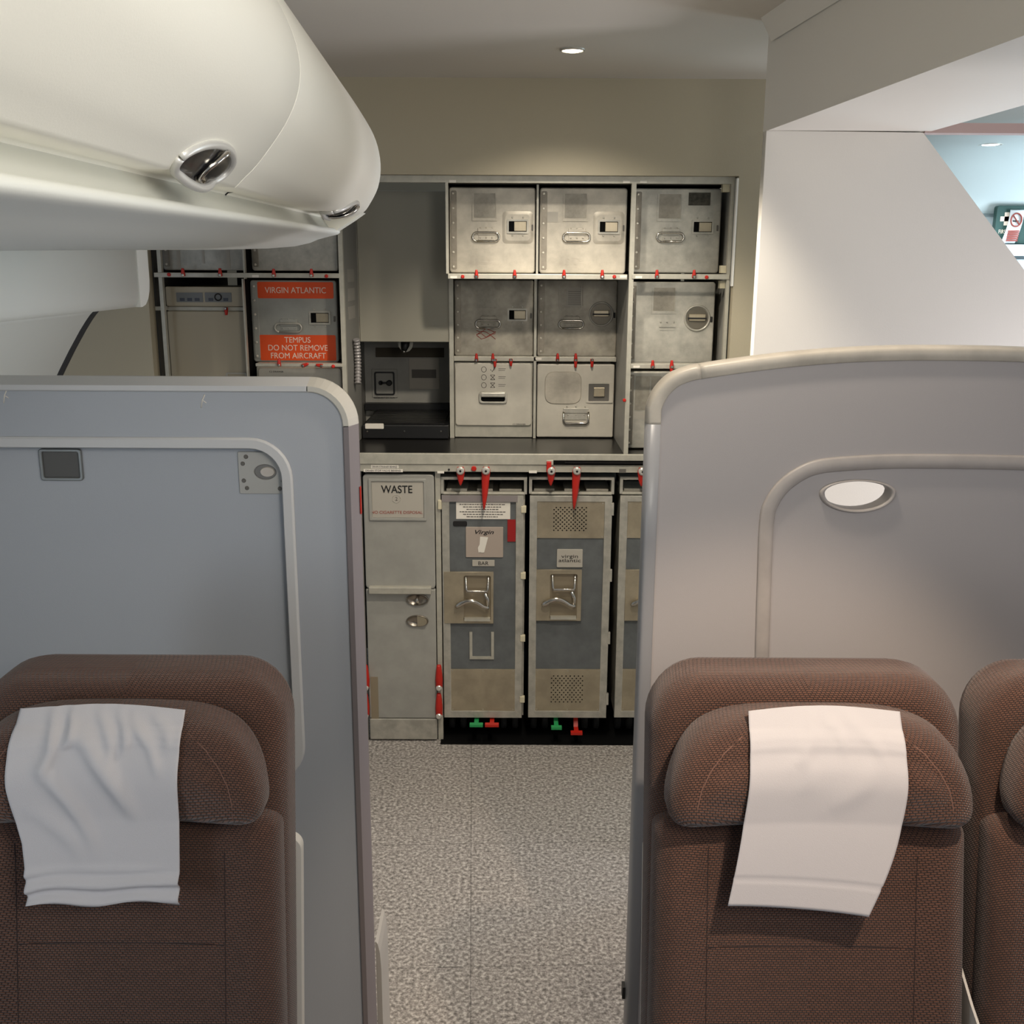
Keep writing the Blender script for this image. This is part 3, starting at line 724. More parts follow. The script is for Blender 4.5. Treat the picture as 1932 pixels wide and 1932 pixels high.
# drawer unit
def drawer_unit(frame_px, front_px, Y, label, icons, zbase):
    x0, x1, z0, z1 = R(*frame_px, Y)
    t = empty('drawer_unit', ((x0+x1)/2, Y+.2, zbase), label, 'drawer', 'grey galley drawers')
    MB().plate(x0+.002, x1-.002, zbase+.002, z1, Y+.006, Y+(.4 if icons else .2), .002).build('body', RAIL, t)
    a0, a1, b0, b1 = R(*front_px, Y)
    fr = MB().plate(a0, a1, b0, b1, Y-.002, Y+.008, .012, .003).build('drawer_front', WHC, t)
    W, H = a1-a0, b1-b0
    u0, u1, v0, v1 = a0+W*.31, a0+W*.68, b1-H*.64, b1-H*.45
    hd = plate2d('handle', [rrect(u0, u1, v0, v1, .012), rrect(u0+.008, u1-.008, v0+.007, v1-.018, .008)], Y-.010, Y-.001, ALUC, t, .002)
    MB().plate(u0+.007, u1-.007, v0+.006, v1-.017, Y-.0035, Y-.001, .008).build('handle_slot', BLACK, hd)
    MB().plate(u0+.006, u1-.006, v1-.020, v1-.002, Y-.016, Y-.008, .006, .004).build('handle_grip', ALUC, hd)
    if icons:
        for k in range(3):
            zc = b1-H*(.10+.125*k)
            mb = MB()
            ring_ = [(a0+W*.375+.009*math.cos(2*PI*i/14), Y-.0028, zc+.010*math.sin(2*PI*i/14)) for i in range(15)]
            mb.tube(ring_, .0009, 4)
            xx = a0+W*.49
            if k == 0: mb.tube([(xx-.008, Y-.0028, zc), (xx-.002, Y-.0028, zc-.008), (xx+.009, Y-.0028, zc+.008)], .0012, 4)
            else:
                mb.tube([(xx-.008, Y-.0028, zc-.008), (xx+.008, Y-.0028, zc+.008)], .001, 4); mb.tube([(xx-.008, Y-.0028, zc+.008), (xx+.008, Y-.0028, zc-.008)], .001, 4)
                mb.tube([(xx-.008, Y-.0028, zc+.009), (xx+.008, Y-.0028, zc+.009)], .0008, 4); mb.tube([(xx-.008, Y-.0028, zc-.009), (xx+.008, Y-.0028, zc-.009)], .0008, 4)
            mb.box(a0+W*.565, a0+W*.66, Y-.003, Y-.002, zc+.002, zc+.0035); mb.box(a0+W*.565, a0+W*.65, Y-.003, Y-.002, zc-.004, zc-.0025)
            mb.build('pictogram', INKG, fr)
    text('C2 DRAWER', a0+W*(.84 if icons else .22), (b0+H*.025) if icons else b1-H*.06, Y-.0022, .0055, INK, fr, W*.17)
    return t
drawer_unit((857, 684, 1005.5, 821), (859, 685, 1003, 803), YCB-.03, 'pale drawer unit with pictograms and a slotted handle on the worktop', True, ZW)
drawer_unit((486, 693, 650, 832), (490, 694, 646, 815), YB-.03, 'pale drawer unit below the orange-labelled container, mostly behind the left divider', False, ZW)
# oven / chiller unit at the far left
x0, x1, z0, z1 = R(320, 541, 476, 790, YB)
ov = empty('galley_oven', ((x0+x1)/2, YB+.2, ZW), 'beige oven unit with a control strip at the far left of the galley', 'oven')
zc0 = P(390, 578, YB).z; zc1 = P(390, 586, YB).z
MB().plate(x0+.003, x1-.003, ZW+.002, z1-.003, YB+.012, YB+.42, .006).build('body', OVEN, ov)
cpn = MB().plate(x0, x1, zc0, z1, YB, YB+.014, .006, .003).build('control_panel', OVEN, ov)
MB().plate(x0, x1, zc1, zc0-.002, YB+.002, YB+.014, .003, .001).build('rail', RAIL, ov)
dr = MB().plate(x0, x1, ZW+.004, zc1-.002, YB, YB+.014, .004, .003).build('door', OVEN, ov)
for ax in ((333, 552, 383, 570), (387, 552, 437, 570)):
    u0, u1, v0, v1 = R(*ax, YB); kp = MB().plate(u0, u1, v0, v1, YB-.002, YB+.001, .002).build('keypad', mat('keypad_grey', (120, 122, 122), .5), cpn)
    for k in range(3):
        if ax[0] == 387 and k == 1:
            mb = MB(); cx, cz = u0+(u1-u0)*.5, v0+(v1-v0)*.52
            mb.tube([(cx+.011*math.cos(2*PI*i/16), YB-.004, cz+.011*math.sin(2*PI*i/16)) for i in range(17)], .0022, 6); mb.build('dial', INK, kp)
        else:
            cx = u0+(u1-u0)*(.22+.28*k); MB().plate(cx-.008, cx+.008, v0+.004, v0+.014, YB-.0035, YB-.001, .001).build('button', mat('button_dark', (70, 74, 84), .5), kp)
x0, x1, z0, z1 = R(427, 703, 466, 722, YB)
lt = plate2d('latch', [rrect(x0, x1, z0, z1, .003), rrect(x0+.007, x1-.005, z0+.004, z1-.004, .002)], YB-.005, YB+.001, ALUC, dr)

# ================================================================== WORKTOP AND BASE
yw = YF-.02
wt = empty('worktop', (0, yw, ZW), 'glossy black worktop with pale metal front edge running along the galley', 'worktop')
MB().box(gx0, gx1, yw+.013, 4.42, ZW-.02, ZW-.0012).build('worktop_surface', BLKW, wt)
zr1, zr2, zr3 = P(940, 858, yw).z, P(940, 877, yw).z, P(940, 891, yw).z
MB().plate(gx0, gx1, zr2, ZW+.002, yw, yw+.012, .002, .002).build('edge_rail', RAIL, wt)
base = empty('base_cabinet', (0, YF, 0), 'grey metal lower galley frame holding the waste bay and trolley bays', 'galley base')
MB().plate(gx0, gx1, zr3, zr2-.0005, yw+.004, yw+.02, .002, .001).build('front_rail', RAIL, base)
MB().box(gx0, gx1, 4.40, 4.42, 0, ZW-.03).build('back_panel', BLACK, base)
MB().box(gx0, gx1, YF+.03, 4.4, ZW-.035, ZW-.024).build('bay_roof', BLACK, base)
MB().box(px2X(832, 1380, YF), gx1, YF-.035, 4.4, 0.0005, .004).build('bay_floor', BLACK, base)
# slot with a pull-out table above the trolleys
x0, x1, z0, z1 = R(1044, 869, 1262, 877.5, yw); MB().box(x0, x1, yw-.0015, yw-.0002, z0, z1).build('pull_out_slot', BLACK, base)
x0, x1, z0, z1 = R(1066, 872, 1262, 874, yw); MB().box(x0, x1, yw-.006, yw-.0016, z0, z1).build('pull_out_edge', BLKW, base)
x0, x1, z0, z1 = R(1031, 868, 1044, 877, yw); MB().plate(x0, x1, z0, z1, yw-.004, yw-.0002, .001, .001).build('slot_end', RAIL, base)
x0, x1, z0, z1 = R(1031, 870, 1040, 890, yw); MB().plate(x0, x1, z0, z1, yw-.012, yw-.003, .002, .002).build('slot_latch', RED, base)
# labels on the rail
for (a, b2, c, d, s_) in ((700, 877.5, 752, 883.5, 'DRAIN STRAINER BEHIND'), (686, 885, 760, 890.5, 'DRAIN STOP VALVE BEHIND')):
    x0, x1, z0, z1 = R(a, b2, c, d, yw+.004); lb = MB().box(x0, x1, yw+.0025, yw+.005, z0, z1).build('rail_label', WHITE, base)
    text(s_, (x0+x1)/2, (z0+z1)/2, yw+.0025, (z1-z0)*.55, INK, lb, (x1-x0)*.9)
for (a, b2, c, d) in ((825, 889, 838, 893), (998, 888, 1013, 892.5)):
    x0, x1, z0, z1 = R(a, b2, c, d, yw+.004); MB().box(x0, x1, yw+.0025, yw+.005, z0, z1).build('bay_label', WHITE, base)
x0, x1, z0, z1 = R(1168, 885, 1181, 892, yw+.004); MB().box(x0, x1, yw+.0025, yw+.005, z0, z1).build('bay_label', INKG, base)
def bigturn(px, py, L, lean=0):
    Y = yw+.003; p = P(px, py, Y); mb = MB(); rs = []
    for t_, hw in ((-.13, .010), (0, .0150), (.25, .0135), (.6, .0105), (.9, .005), (1, .002)):
        zz = -t_*L if t_ > 0 else .012*(-t_/.13)
        xx = p.x + lean*t_*L
        rs.append([(xx+dx*hw, Y+dy, p.z+zz) for dx, dy in ((-1, -.006), (-.6, -.016), (.6, -.016), (1, -.006), (1, -.004), (-1, -.004))])
    o = mb.rings(rs, smooth=True).build('turn_latch', RED, base)
    mb = MB(); mb.disc((p.x, p.z), .0135, .0135, Y-.024, Y-.0005, 18, .004); pv = mb.build('pivot', mat('pivot_nickel', (208, 204, 194), .3, .4), o)
    MB().disc((p.x, p.z), .004, .004, Y-.0252, Y-.02, 10).build('pivot_screw', INK, o)
for px, py, L, le in ((869, 886.5, .052, 0), (917, 886.5, .138, -.05), (1040, 887, .052, -.03), (1088, 887, .135, -.05), (1211, 888, .052, -.03)): bigturn(px, py, L, le)
button(894, 884, yw+.003, .009, base)
p = P(847, 886, yw+.003); MB().disc((p.x, p.z), .0035, .0035, yw+.001, yw+.005, 10).build('rivet', INK, base)
# bay posts
zt = zr3
def bpost(px0, px1, y0=YF): x0, x1 = px2X(px0, 1100, YF), px2X(px1, 1100, YF); return MB().box(x0, x1, y0, y0+.02, 0.001, zt).build('bay_post', RAIL, base)
bpost(676, 686.5); bpost(823.5, 833)
x0 = px2X(832.5, 1100, YF); 
# trolley bay side stop
x0, x1, z0, z1 = R(826, 943, 831, 961, YF-.002); MB().plate(x0, x1+.004, z0, z1, YF-.010, YF+.001, .004, .003).build('bay_bumper', IVORY, base)
# red latches low on both sides of the waste bay
for px in (690.5, 828.5):
    for py in (1296, 1349):
        p = P(px, py, YF-.012); mb = MB(); rs = []
        for t_, hw in ((-.12, .006), (0, .0125), (.35, .0135), (.7, .011), (.95, .008), (1, .005)):
            rs.append([(p.x+dx*hw, YF-.0105+dy, p.z+.085*t_) for dx, dy in ((-1, -.002), (-.6, -.012), (.6, -.012), (1, -.002), (1, .003), (-1, .003))])
        o = mb.rings(rs, smooth=True).build('turn_latch', RED, base)
        MB().disc((p.x, p.z), .0105, .0105, YF-.029, YF-.008, 16, .003).build('pivot', MATS['pivot_nickel'], o)

# ================================================================== WASTE CART
yv = YF-.006
x0, x1 = px2X(690, 1100, yv), px2X(821.5, 1100, yv)
zt = P(760, 895, yv).z
wc = empty('waste_cart', ((x0+x1)/2, yv+.3, 0), 'tall pale grey waste cabinet with flap, two oval latches and a kick plate', 'waste cabinet')
zdv = P(760, 1111, yv).z; zk1 = P(760, 1355, yv).z
MB().box(x0+.004, x1-.004, yv+.014, 4.2, .004, zt-.004).build('body', GREYP, wc)
fl = MB().plate(x0, x1, zdv, zt, yv, yv+.014, .014, .004).build('flap', GREYP, wc)
dr = MB().plate(x0, x1, zk1, zdv-.002, yv, yv+.014, .003, .003).build('door', GREYP, wc)
MB().plate(x0, x1, .006, zk1-.002, yv-.003, yv+.014, .004, .003).build('kick_plate', ALUC, wc)
a0, a1, b0, b1 = R(696, 903, 805, 982, yv)
pf = plate2d('placard_frame', [rrect(a0, a1, b0, b1, .005), rrect(a0+.010, a1-.010, b0+.010, b1-.010, .002)], yv-.005, yv+.001, GREYP, fl, .0015)
MB().plate(a0+.011, a1-.011, b0+.011, b1-.011, yv-.0015, yv+.001, .001).build('placard', PLAC, pf)
p = P(748.5, 923, yv); text('WASTE', p.x, p.z, yv-.0016, .0262, INK, pf, .108, bold=.0005)
p = P(748, 941, yv); mb = MB(); mb.tube([(p.x+.014*math.cos(2*PI*i/18), yv-.002, p.z+.014*math.sin(2*PI*i/18)) for i in range(19)], .0009, 4); mb.build('round_mark', PLAC, pf)
text('2', p.x, p.z, yv-.0016, .013, INKG, pf)
p = P(749, 966.5, yv); text('NO CIGARETTE DISPOSAL', p.x, p.z, yv-.0016, .010, INKR, pf, .178)
a0, a1, b0, b1 = R(697, 1105, 814, 1118, yv); MB().plate(a0, a1, b0, b1, yv-.022, yv+.001, .003, .003).build('flap_handle', RAIL, wc)
for py in (1131, 1171):
    p = P(787.5, py, yv); mb = MB(); n = 28
    rs = [[(p.x+.040*k*math.cos(2*PI*i/n), y, p.z+.0215*k*math.sin(2*PI*i/n)) for i in range(n)] for k, y in ((1, yv+.001), (1, yv-.005), (.94, yv-.007), (.9, yv-.005), (.85, yv-.0015), (.3, yv-.0005))]
    h = mb.rings(rs, False, True).build('oval_latch', mat('latch_steel', (150, 142, 130), .25, .9), wc)
    if py == 1131: MB().tube([(p.x, yv-.003, p.z-.014), (p.x, yv-.014, p.z-.002), (p.x, yv-.006, p.z+.014)], [.004, .006, .003], 8).build('latch_key', CHROME, h)
    else:
        mb = MB(); pts = [(p.x+.040*.88*math.cos(a), p.z+.0215*.88*math.sin(a)) for a in [-PI/2+PI*k/12 for k in range(13)]]
        mb.rings([[(x, yv-.002, z) for x, z in pts], [(x, yv-.006-(x-p.x)*.25, z) for x, z in pts]], smooth=False); mb.build('latch_paddle', STEEL, h)
a0, a1, b0, b1 = R(700, 1277, 714, 1356, yv); MB().plate(a0, a1, b0, b1, yv-.0012, yv+.001, .001).build('tape', TAPE, wc)

# ================================================================== TROLLEYS
def trolley(pxl, pxr, label, style, dy=0):
    Y = YF+.004+dy
    x0, x1 = px2X(pxl, 1125, Y), px2X(pxr, 1125, Y)
    z1 = P((pxl+pxr)/2, 900, Y).z; z0 = P((pxl+pxr)/2, 1353, Y).z
    W = x1-x0
    t = empty('galley_trolley', ((x0+x1)/2, Y+.35, 0), label, 'trolley', 'galley trolleys under the worktop')
    X = lambda px: px2X(px, 1125, Y)
    Z = lambda py: P((pxl+pxr)/2, py, Y).z
    zh = Z(932)
    MB().box(x0+.006, x1-.006, Y+.016, Y+.78, z0+.002, zh).build('body', ALUC, t)
    m = MB(); m.box(x0, x1, Y, Y+.78, z1-.010, z1)
    for xx in (x0, x1-.010): m.box(xx, xx+.010, Y, Y+.05, zh, z1-.010)
    m.box(x0, x1, Y+.70, Y+.78, zh, z1-.010)
    m.build('top_frame', ALUC, t)
    MB().box(x0+.010, x1-.010, Y+.22, Y+.24, zh, z1-.010).build('drawer_space', BLACK, t)
    m = MB(); zb_ = Z(921)
    for u0, u1 in ((.06, .30), (.42, .60), (.68, .94)): m.box(x0+W*u0, x0+W*u1, Y+.03, Y+.16, zh, zh+.012)
    m.build('dry_ice_tray', ALUC, t)
    MB().plate(x0+.008, x1-.008, zh-.002, zh+.006, Y-.004, Y+.02, .002, .002).build('top_handle', RAIL, t)
    # door frame
    dz1 = Z(935) if style != 'bar' else Z(934)
    dl = x0+.003; dr_ = x1-.006 if style != 'bar' else x1-.012
    fw = .026
    plate2d('door_frame', [[(dl, z0), (dr_, z0), (dr_, dz1), (dl, dz1)], [(dl+fw, z0+fw), (dl+fw, dz1-fw*.8), (dr_-fw, dz1-fw*.8), (dr_-fw, z0+fw)]], Y-.006, Y+.014, ALUC, t, .0015)
    MB().box(dl+fw-.002, dr_-fw+.002, Y, Y+.012, z0+fw-.002, dz1-fw*.8+.002).build('door_panel', SLATE, t)
    # hinges
    for py in (960, 1085, 1203, 1318):
        zc = Z(py)
        if style == 'bar': MB().plate(x1-.020, x1-.002, zc-.012, zc+.012, Y-.010, Y+.004, .002, .002).build('hinge', IVORY, t)
        else: MB().plate(x1-.010, x1+.0005, zc-.022, zc+.022, Y-.007, Y+.006, .001, .001).build('hinge', ALUC, t)
    ptop, pbot = Z(1015), Z(1262)
    il, ir = dl+fw, dr_-fw
    def vent(za, zb2, holes, hc):
        lp = [[(il, za), (ir, za), (ir, zb2), (il, zb2)]]
        if holes:
            cx = il+(ir-il)*.49; hw, hh = .056, (zb2-za)*.31; ny, nx = 12, 8
            for j in range(ny):
                for i in range(nx):
                    hx = cx-hw+2*hw*(i+.5*(j % 2))/(nx-.5); hz = hc-hh+2*hh*j/(ny-1); r = .0029
                    lp.append([(hx+r*math.cos(2*PI*k/7), hz-r*math.sin(2*PI*k/7)) for k in range(7)])
        v = plate2d('vent_plate' if holes else 'kick_plate', lp, Y-.003, Y-.0005, STEEL, t)
        if holes: MB().box(il+.03, ir-.03, Y-.0004, Y, za+.008, zb2-.008).build('vent_dark', BLACK, v)
        mb = MB()
        for xx in (il+.006, (il+ir)/2, ir-.006):
            for zz in (za+.006, zb2-.006): mb.disc((xx, zz), .002, .002, Y-.0045, Y-.002, 8)
        mb.build('rivets', ALUC, v)
    if style == 'vented':
        vent(ptop, dz1-fw*.8, True, (ptop+dz1-fw*.8)/2+.003); vent(z0+fw, pbot, True, (z0+fw+pbot)/2+.004)
        a0, a1, b0, b1 = X(pxl+53), X(pxl+101), Z(1070), Z(1036); pq = MB().plate(a0, a1, b0, b1, Y-.004, Y+.001, .003, .001).build('name_plate', PLAC, t)
        c_ = SERIF = None
        text('virgin\natlantic', (a0+a1)/2, (b0+b1)/2, Y-.004, .0125, INK, pq, (a1-a0)*.86, line=.85)
    else:
        vent(z0+fw, pbot, False, 0)
        MB().box(dl, dr_-.02, Y-.008, Y-.005, Z(946), dz1).build('top_strip', mat('strip_mauve', (150, 142, 140), .4, .3), t)
        a0, a1, b0, b1 = X(862), X(962), Z(979), Z(947); pq = MB().plate(a0, a1, b0, b1, Y-.003, Y+.001, .001).build('instruction_placard', WHITE, t)
        mb = MB()
        for k in range(6):
            zz = b1-(b1-b0)*(.14+.145*k); mg = .012+.012*((k*7) % 3)
            xx = a0+mg
            while xx < a1-mg-.006:
                ww = random.uniform(.004, .012); mb.box(xx, min(xx+ww, a1-mg), Y-.0036, Y-.0025, zz-.0016, zz+.0016); xx += ww+.002
        mb.build('small_print', INKG, pq)
        a0, a1, b0, b1 = X(856), X(882), Z(993), Z(983); MB().plate(a0, a1, b0, b1, Y-.003, Y+.001, .006, .001).build('serial_tag', INK, t)
        a0, a1, b0, b1 = X(879.5), X(949), Z(1051), Z(994); pq = MB().plate(a0, a1, b0, b1, Y-.004, Y+.001, .002, .001).build('name_plate', mat('plate_pinkgrey', (168, 154, 142), .5), t)
        text('Virgin', (a0+a1)/2, Z(1004.5), Y-.004, .0145, INK, pq, .066, shear=.3, bold=.0002)
        mb = MB(); sx0, sx1, sz0, sz1 = X(902), X(921), Z(1042), Z(1012)
        pts = [(sx0+.002, sz0), (sx0+.006, sz0+.002), (sx0+.016, sz0), (sx0+.022, sz0+.001), (sx1, sz1-.002), (sx0+.008, sz1), (sx0+.006, sz0+.03), (sx0, sz0+.018)]
        mb.rings([[(x, Y-.0045, z) for x, z in pts], [(x, Y-.0056, z) for x, z in pts]], smooth=False); mb.build('paper_sticker', WHITE, pq)
        a0, a1, b0, b1 = X(957), X(972), Z(1021), Z(980); MB().plate(a0, a1, b0, b1, Y-.004, Y+.001, .001).build('red_tag', REDTAG, t)
        a0, a1, b0, b1 = X(891.5), X(933), Z(1068), Z(1056.5); pq = MB().plate(a0, a1, b0, b1, Y-.003, Y+.001, .001, .001).build('bar_plate', PLAC, t)
        text('BAR', (a0+a1)/2, (b0+b1)/2, Y-.003, .0135, INK, pq, .036)
        a0, a1, b0, b1 = X(885.5), X(932), Z(1243), Z(1192); wq = .010
        mb = MB(); mb.box(a0, a0+wq, Y-.005, Y+.001, b0, b1); mb.box(a1-wq, a1, Y-.005, Y+.001, b0, b1); mb.box(a0+wq, a1-wq, Y-.005, Y+.001, b0, b0+wq)
        mb.build('card_bracket', RAIL, t)
    # latch plate and lever
    q0 = pxl
    a0, a1, b0, b1 = (X(838) if style == 'bar' else il), X(q0+(97 if style == 'bar' else 100)), Z(1175 if style == 'bar' else 1170), Z(1078 if style == 'bar' else 1074)
    c0_, c1_, e0, e1 = X(q0+41), X(q0+92), Z(1170 if style == 'bar' else 1167), Z(1085 if style == 'bar' else 1082)
    lp = plate2d('latch_plate', [[(a0, b0), (a1, b0), (a1, b1), (a0, b1)], rrect(c0_, c1_, e0, e1, .008)], Y-.009, Y-.0005, STEEL, t, .001)
    MB().plate(c0_-.002, c1_+.002, e0-.002, e1+.002, Y-.0004, Y+.0, .008).build('latch_pocket', mat('pocket_steel', (156, 144, 122), .35, .5), lp)
    mb = MB(); mb.box(c0_+.002, c1_-.002, Y-.016, Y, e0+.001, e0+.012); mb.build('pocket_sill', RAIL, lp)
    hz = e1-(e1-e0)*.33
    mb = MB(); mb.tube([(c0_+.008, Y-.006, e1-.004), (c0_+.010, Y-.014, hz+.006), (c0_+.014, Y-.016, hz), (c1_-.014, Y-.016, hz), (c1_-.010, Y-.014, hz+.006), (c1_-.008, Y-.006, e1-.004)], .0045, 8)
    mb.box(c0_+.010, c1_-.010, Y-.018, Y-.012, hz-.004, hz+.005); mb.build('pull_handle', CHROME, lp)
    lz = e1-(e1-e0)*.62; lx0, lx1 = c0_-.028, c1_-.006
    pts = []; rad = []
    for k in range(13):
        s_ = k/12; pts.append((lx0+(lx1-lx0)*s_, Y-.020-.004*math.sin(PI*s_), lz-.010+.026*math.sin(PI*min(1, s_*1.15))**1.0)); rad.append(.0105*(1-.4*s_)*(.55 if k == 0 else 1))
    mb = MB(); mb.tube(pts, rad, 8); mb.tube([(lx1-.014, Y-.016, hz-.006), (lx1-.004, Y-.016, hz-.03), (lx1-.004, Y-.018, lz-.014)], .0062, 8); mb.build('lever', CHROME, lp)
    # casters
    for cx in (x0+W*.16, x0+W*.81):
        for cy in (Y+.10, Y+.68):
            ct = MB(); ct.box(cx-.012, cx+.012, cy-.03, cy+.03, z0-.02, z0+.002); c = ct.build('caster', ALUD, t)
            for k in (-.021, .021):
                mb = MB(); r = (z0-.012)/2; n = 18
                rs = [[(cx+k+dx, cy+rr3*math.cos(2*PI*i/n), .004+r+rr3*math.sin(2*PI*i/n)) for i in range(n)] for dx, rr3 in ((-.011, r*.8), (-.008, r), (.008, r), (.011, r*.8))]
                mb.rings(rs); mb.build('wheel', RUBBER, c)
    return t, x0, x1, z0, Y, X, Z
def pedal(t, px0, px1, py0, py1, Y, m_, nm, z0):
    a0, a1, b0, b1 = R(px0, py0, px1, py1, Y-.05)
    mb = MB(); mb.box(a0, a1, Y-.05, Y-.046, b0+.002, b0+.011); mb.box(a0, a1, Y-.046, Y-.030, b0+.008, b0+.011); mb.box((a0+a1)/2-.008, (a0+a1)/2+.008, Y-.030, Y+.0, b0+.008, b0+.011)
    xm_ = (a0+a1)/2; mb.add([(xm_-.008, Y, b0+.008), (xm_+.008, Y, b0+.008), (xm_+.008, Y+.03, z0), (xm_-.008, Y+.03, z0), (xm_-.008, Y+.004, b0+.008), (xm_+.008, Y+.004, b0+.008), (xm_+.008, Y+.034, z0), (xm_-.008, Y+.034, z0)],
        [(0,1,2,3),(7,6,5,4),(0,4,5,1),(1,5,6,2),(2,6,7,3),(3,7,4,0)])
    mb.build(nm, m_, t)
t, a, b_, z0, Y, X, Z = trolley(834, 992.5, 'galley trolley with BAR plate, red tag and U-shaped bracket next to the waste cabinet', 'bar')
pedal(t, 886, 911, 1366, 1373, Y, GREEN, 'release_pedal', z0); pedal(t, 915, 941, 1366, 1373, Y, RED, 'brake_pedal', z0)
t, a, b_, z0, Y, X, Z = trolley(996.5, 1153, 'galley trolley with perforated plates and a name plate, middle of the three trolleys', 'vented')
pedal(t, 1040, 1060, 1371, 1378, Y, GREEN, 'release_pedal', z0); pedal(t, 1077, 1099, 1380, 1388, Y, RED, 'brake_pedal', z0)
trolley(1163.5, 1320, 'third galley trolley mostly hidden behind the right cabin divider', 'vented')

# ================================================================== CABIN DIVIDERS
YD = 1.85
def catmull(pts, n=8): return dense(pts, n)
# ---- left divider
xr = P(678, 1000, YD).x; ztl = P(300, 713, YD).z; xl_ = -1.16
rc = .085
out = [(xr, 0.0), (xr, ztl-rc)] + [(xr-rc+rc*math.cos(a), ztl-rc+rc*math.sin(a)) for a in [PI/2*k/10 for k in range(1, 11)]] + [(xl_, ztl)]
th = .034
dl = empty('cabin_divider', ((xr+xl_)/2, YD, 0), 'blue-grey cabin divider with recessed panel behind the left brown seat', 'divider', None)
pin = inset_path(out, .0)
tw = .024
zi1, xi1, zi0 = P(300, 846, YD).z, P(541, 1100, YD).x, P(500, 1455, YD).z
inner = rrect(xl_+.06, xi1, zi0, zi1, .055, 8)
plate2d('panel', [[(x, z) for x, z in inset_path(out, tw)] + [(xl_, 0)], inner], YD, YD+th, DIVL, dl)
MB().box(xl_+.04, xi1+.02, YD+.022, YD+.03, zi0-.02, zi1+.02).build('recessed_panel', DIVL, dl)
# outer edge trim (D profile)
prof = [(-tw-.001, .001), (-tw, -.004), (-tw+.002, -.006), (-.013, -.006), (-.001, .024), (0, .027), (0, th), (-.003, th+.004), (-tw, th+.004), (-tw-.001, th)]
prof = [(o_, YD+y) for o_, y in prof]
def trimobj(path, prof, nm, m_, par, closed=False, smooth=True):
    rows = sweep(path, prof, closed)
    if closed: rows.append(rows[0])
    mb = MB(); mb.rings(rows, not closed, not closed, smooth); return mb.build(nm, m_, par)
trimobj(out[:2], prof, 'edge_trim', mat('shaded_edge_mauve', (118, 110, 110), .45), dl, smooth=False); trimobj(out[1:12], prof, 'corner_trim', mat('warm_trim', (186, 182, 172), .4), dl, smooth=False); trimobj(out[11:], prof, 'edge_trim', DIVLT, dl, smooth=False)  # vertical edge takes a darker trim colour to stand for its shade
pin = [(.0, .021), (.0, -.001), (.002, -.005), (.017, -.005), (.0205, -.003), (.021, .001), (.021, .003), (.004, .004)]
trimobj(inner, [(o_, YD+y) for o_, y in pin], 'inner_trim', DIVLT, dl, True, False)
# small recessed box
yr = YD+.022
x0, x1, z0, z1 = R(77, 846, 157, 906, yr)
bx = plate2d('socket_box', [rrect(x0, x1, z0, z1, .006), rrect(x0+.006, x1-.006, z0+.006, z1-.006, .003)], yr-.006, yr, mat('box_frame', (120, 122, 120), .35, .3), dl, .0015)
MB().plate(x0+.005, x1-.005, z0+.005, z1-.005, yr-.0015, yr, .002).build('socket_cover', mat('box_dark', (78, 76, 72), .5), bx)
# corner plate with oval hole
x0, x1, z0, z1 = R(451, 852, 542, 931, yr)
pc = [(x0, z0), (x1, z0), (x1, z1-.045), (x1-.02, z1-.015), (x1-.05, z1), (x0, z1)]
ox, oz = P(501, 890, yr).x, P(501, 890, yr).z
oval = lambda k: [(ox+.021*k*math.cos(2*PI*i/24)*1.0, oz+.0145*k*math.sin(2*PI*i/24)) for i in range(24)]
pp = plate2d('corner_plate', [rrect(x0, x1-.004, z0, z1, .003), oval(1)], yr-.004, yr, mat('plate_warm', (166, 164, 158), .45), dl, .001)
MB().rings([[(x, yr-.0005, z) for x, z in oval(.98)], [(x, yr-.001, z) for x, z in oval(.9)]], smooth=False).build('hole_shade', mat('hole_grey', (112, 110, 106), .5), pp)
MB().rings([[(x+.004, yr-.001, z) for x, z in oval(.66)], [(x+.004, yr-.004, z) for x, z in oval(.6)]], smooth=False).build('button', mat('button_beige', (188, 180, 170), .5), pp)
for px, py in ((465, 861), (459, 874), (461, 906), (467, 920), (529, 921), (535, 907)):
    p = P(px, py, yr); MB().disc((p.x, p.z), .0042, .0042, yr-.0052, yr-.003, 10, .001).build('screw', INKG, pp)
# red sticker on the aisle edge and base cover
p = P(677, 945, YD+.02); MB().box(xr-.0005, xr+.0012, YD+.022, YD+.032, p.z-.026, p.z+.026).build('edge_sticker', RED, dl)
p0_, p1_ = P(690, 1790, YD+.02), P(690, 1980, YD+.02)
mb = MB(); zt_ = p0_.z; pts = [(0, .0), (.011, .0), (.011, zt_-.07), (.009, zt_-.03), (.005, zt_-.008), (0, zt_)]
mb.rings([[(xr+x, YD+.045+.10*0, z) for x, z in pts], [(xr+x*1.0, YD+.16, z) for x, z in pts]], smooth=False)
mb.build('base_cover', mat('cover_grey', (168, 163, 155), .4), dl)
# scuffs
for px, py in ((383, 757), (10, 748)):
    p = P(px, py, YD); mb = MB()
    mb.tube([(p.x+.004, YD-.0006, p.z+.012), (p.x-.001, YD-.0006, p.z+.002), (p.x-.004, YD-.0006, p.z-.012)], .0012, 4); mb.tube([(p.x-.001, YD-.0006, p.z+.002), (p.x+.006, YD-.0006, p.z-.003)], .001, 4)
    mb.build('scuff_mark', WHITE, dl)

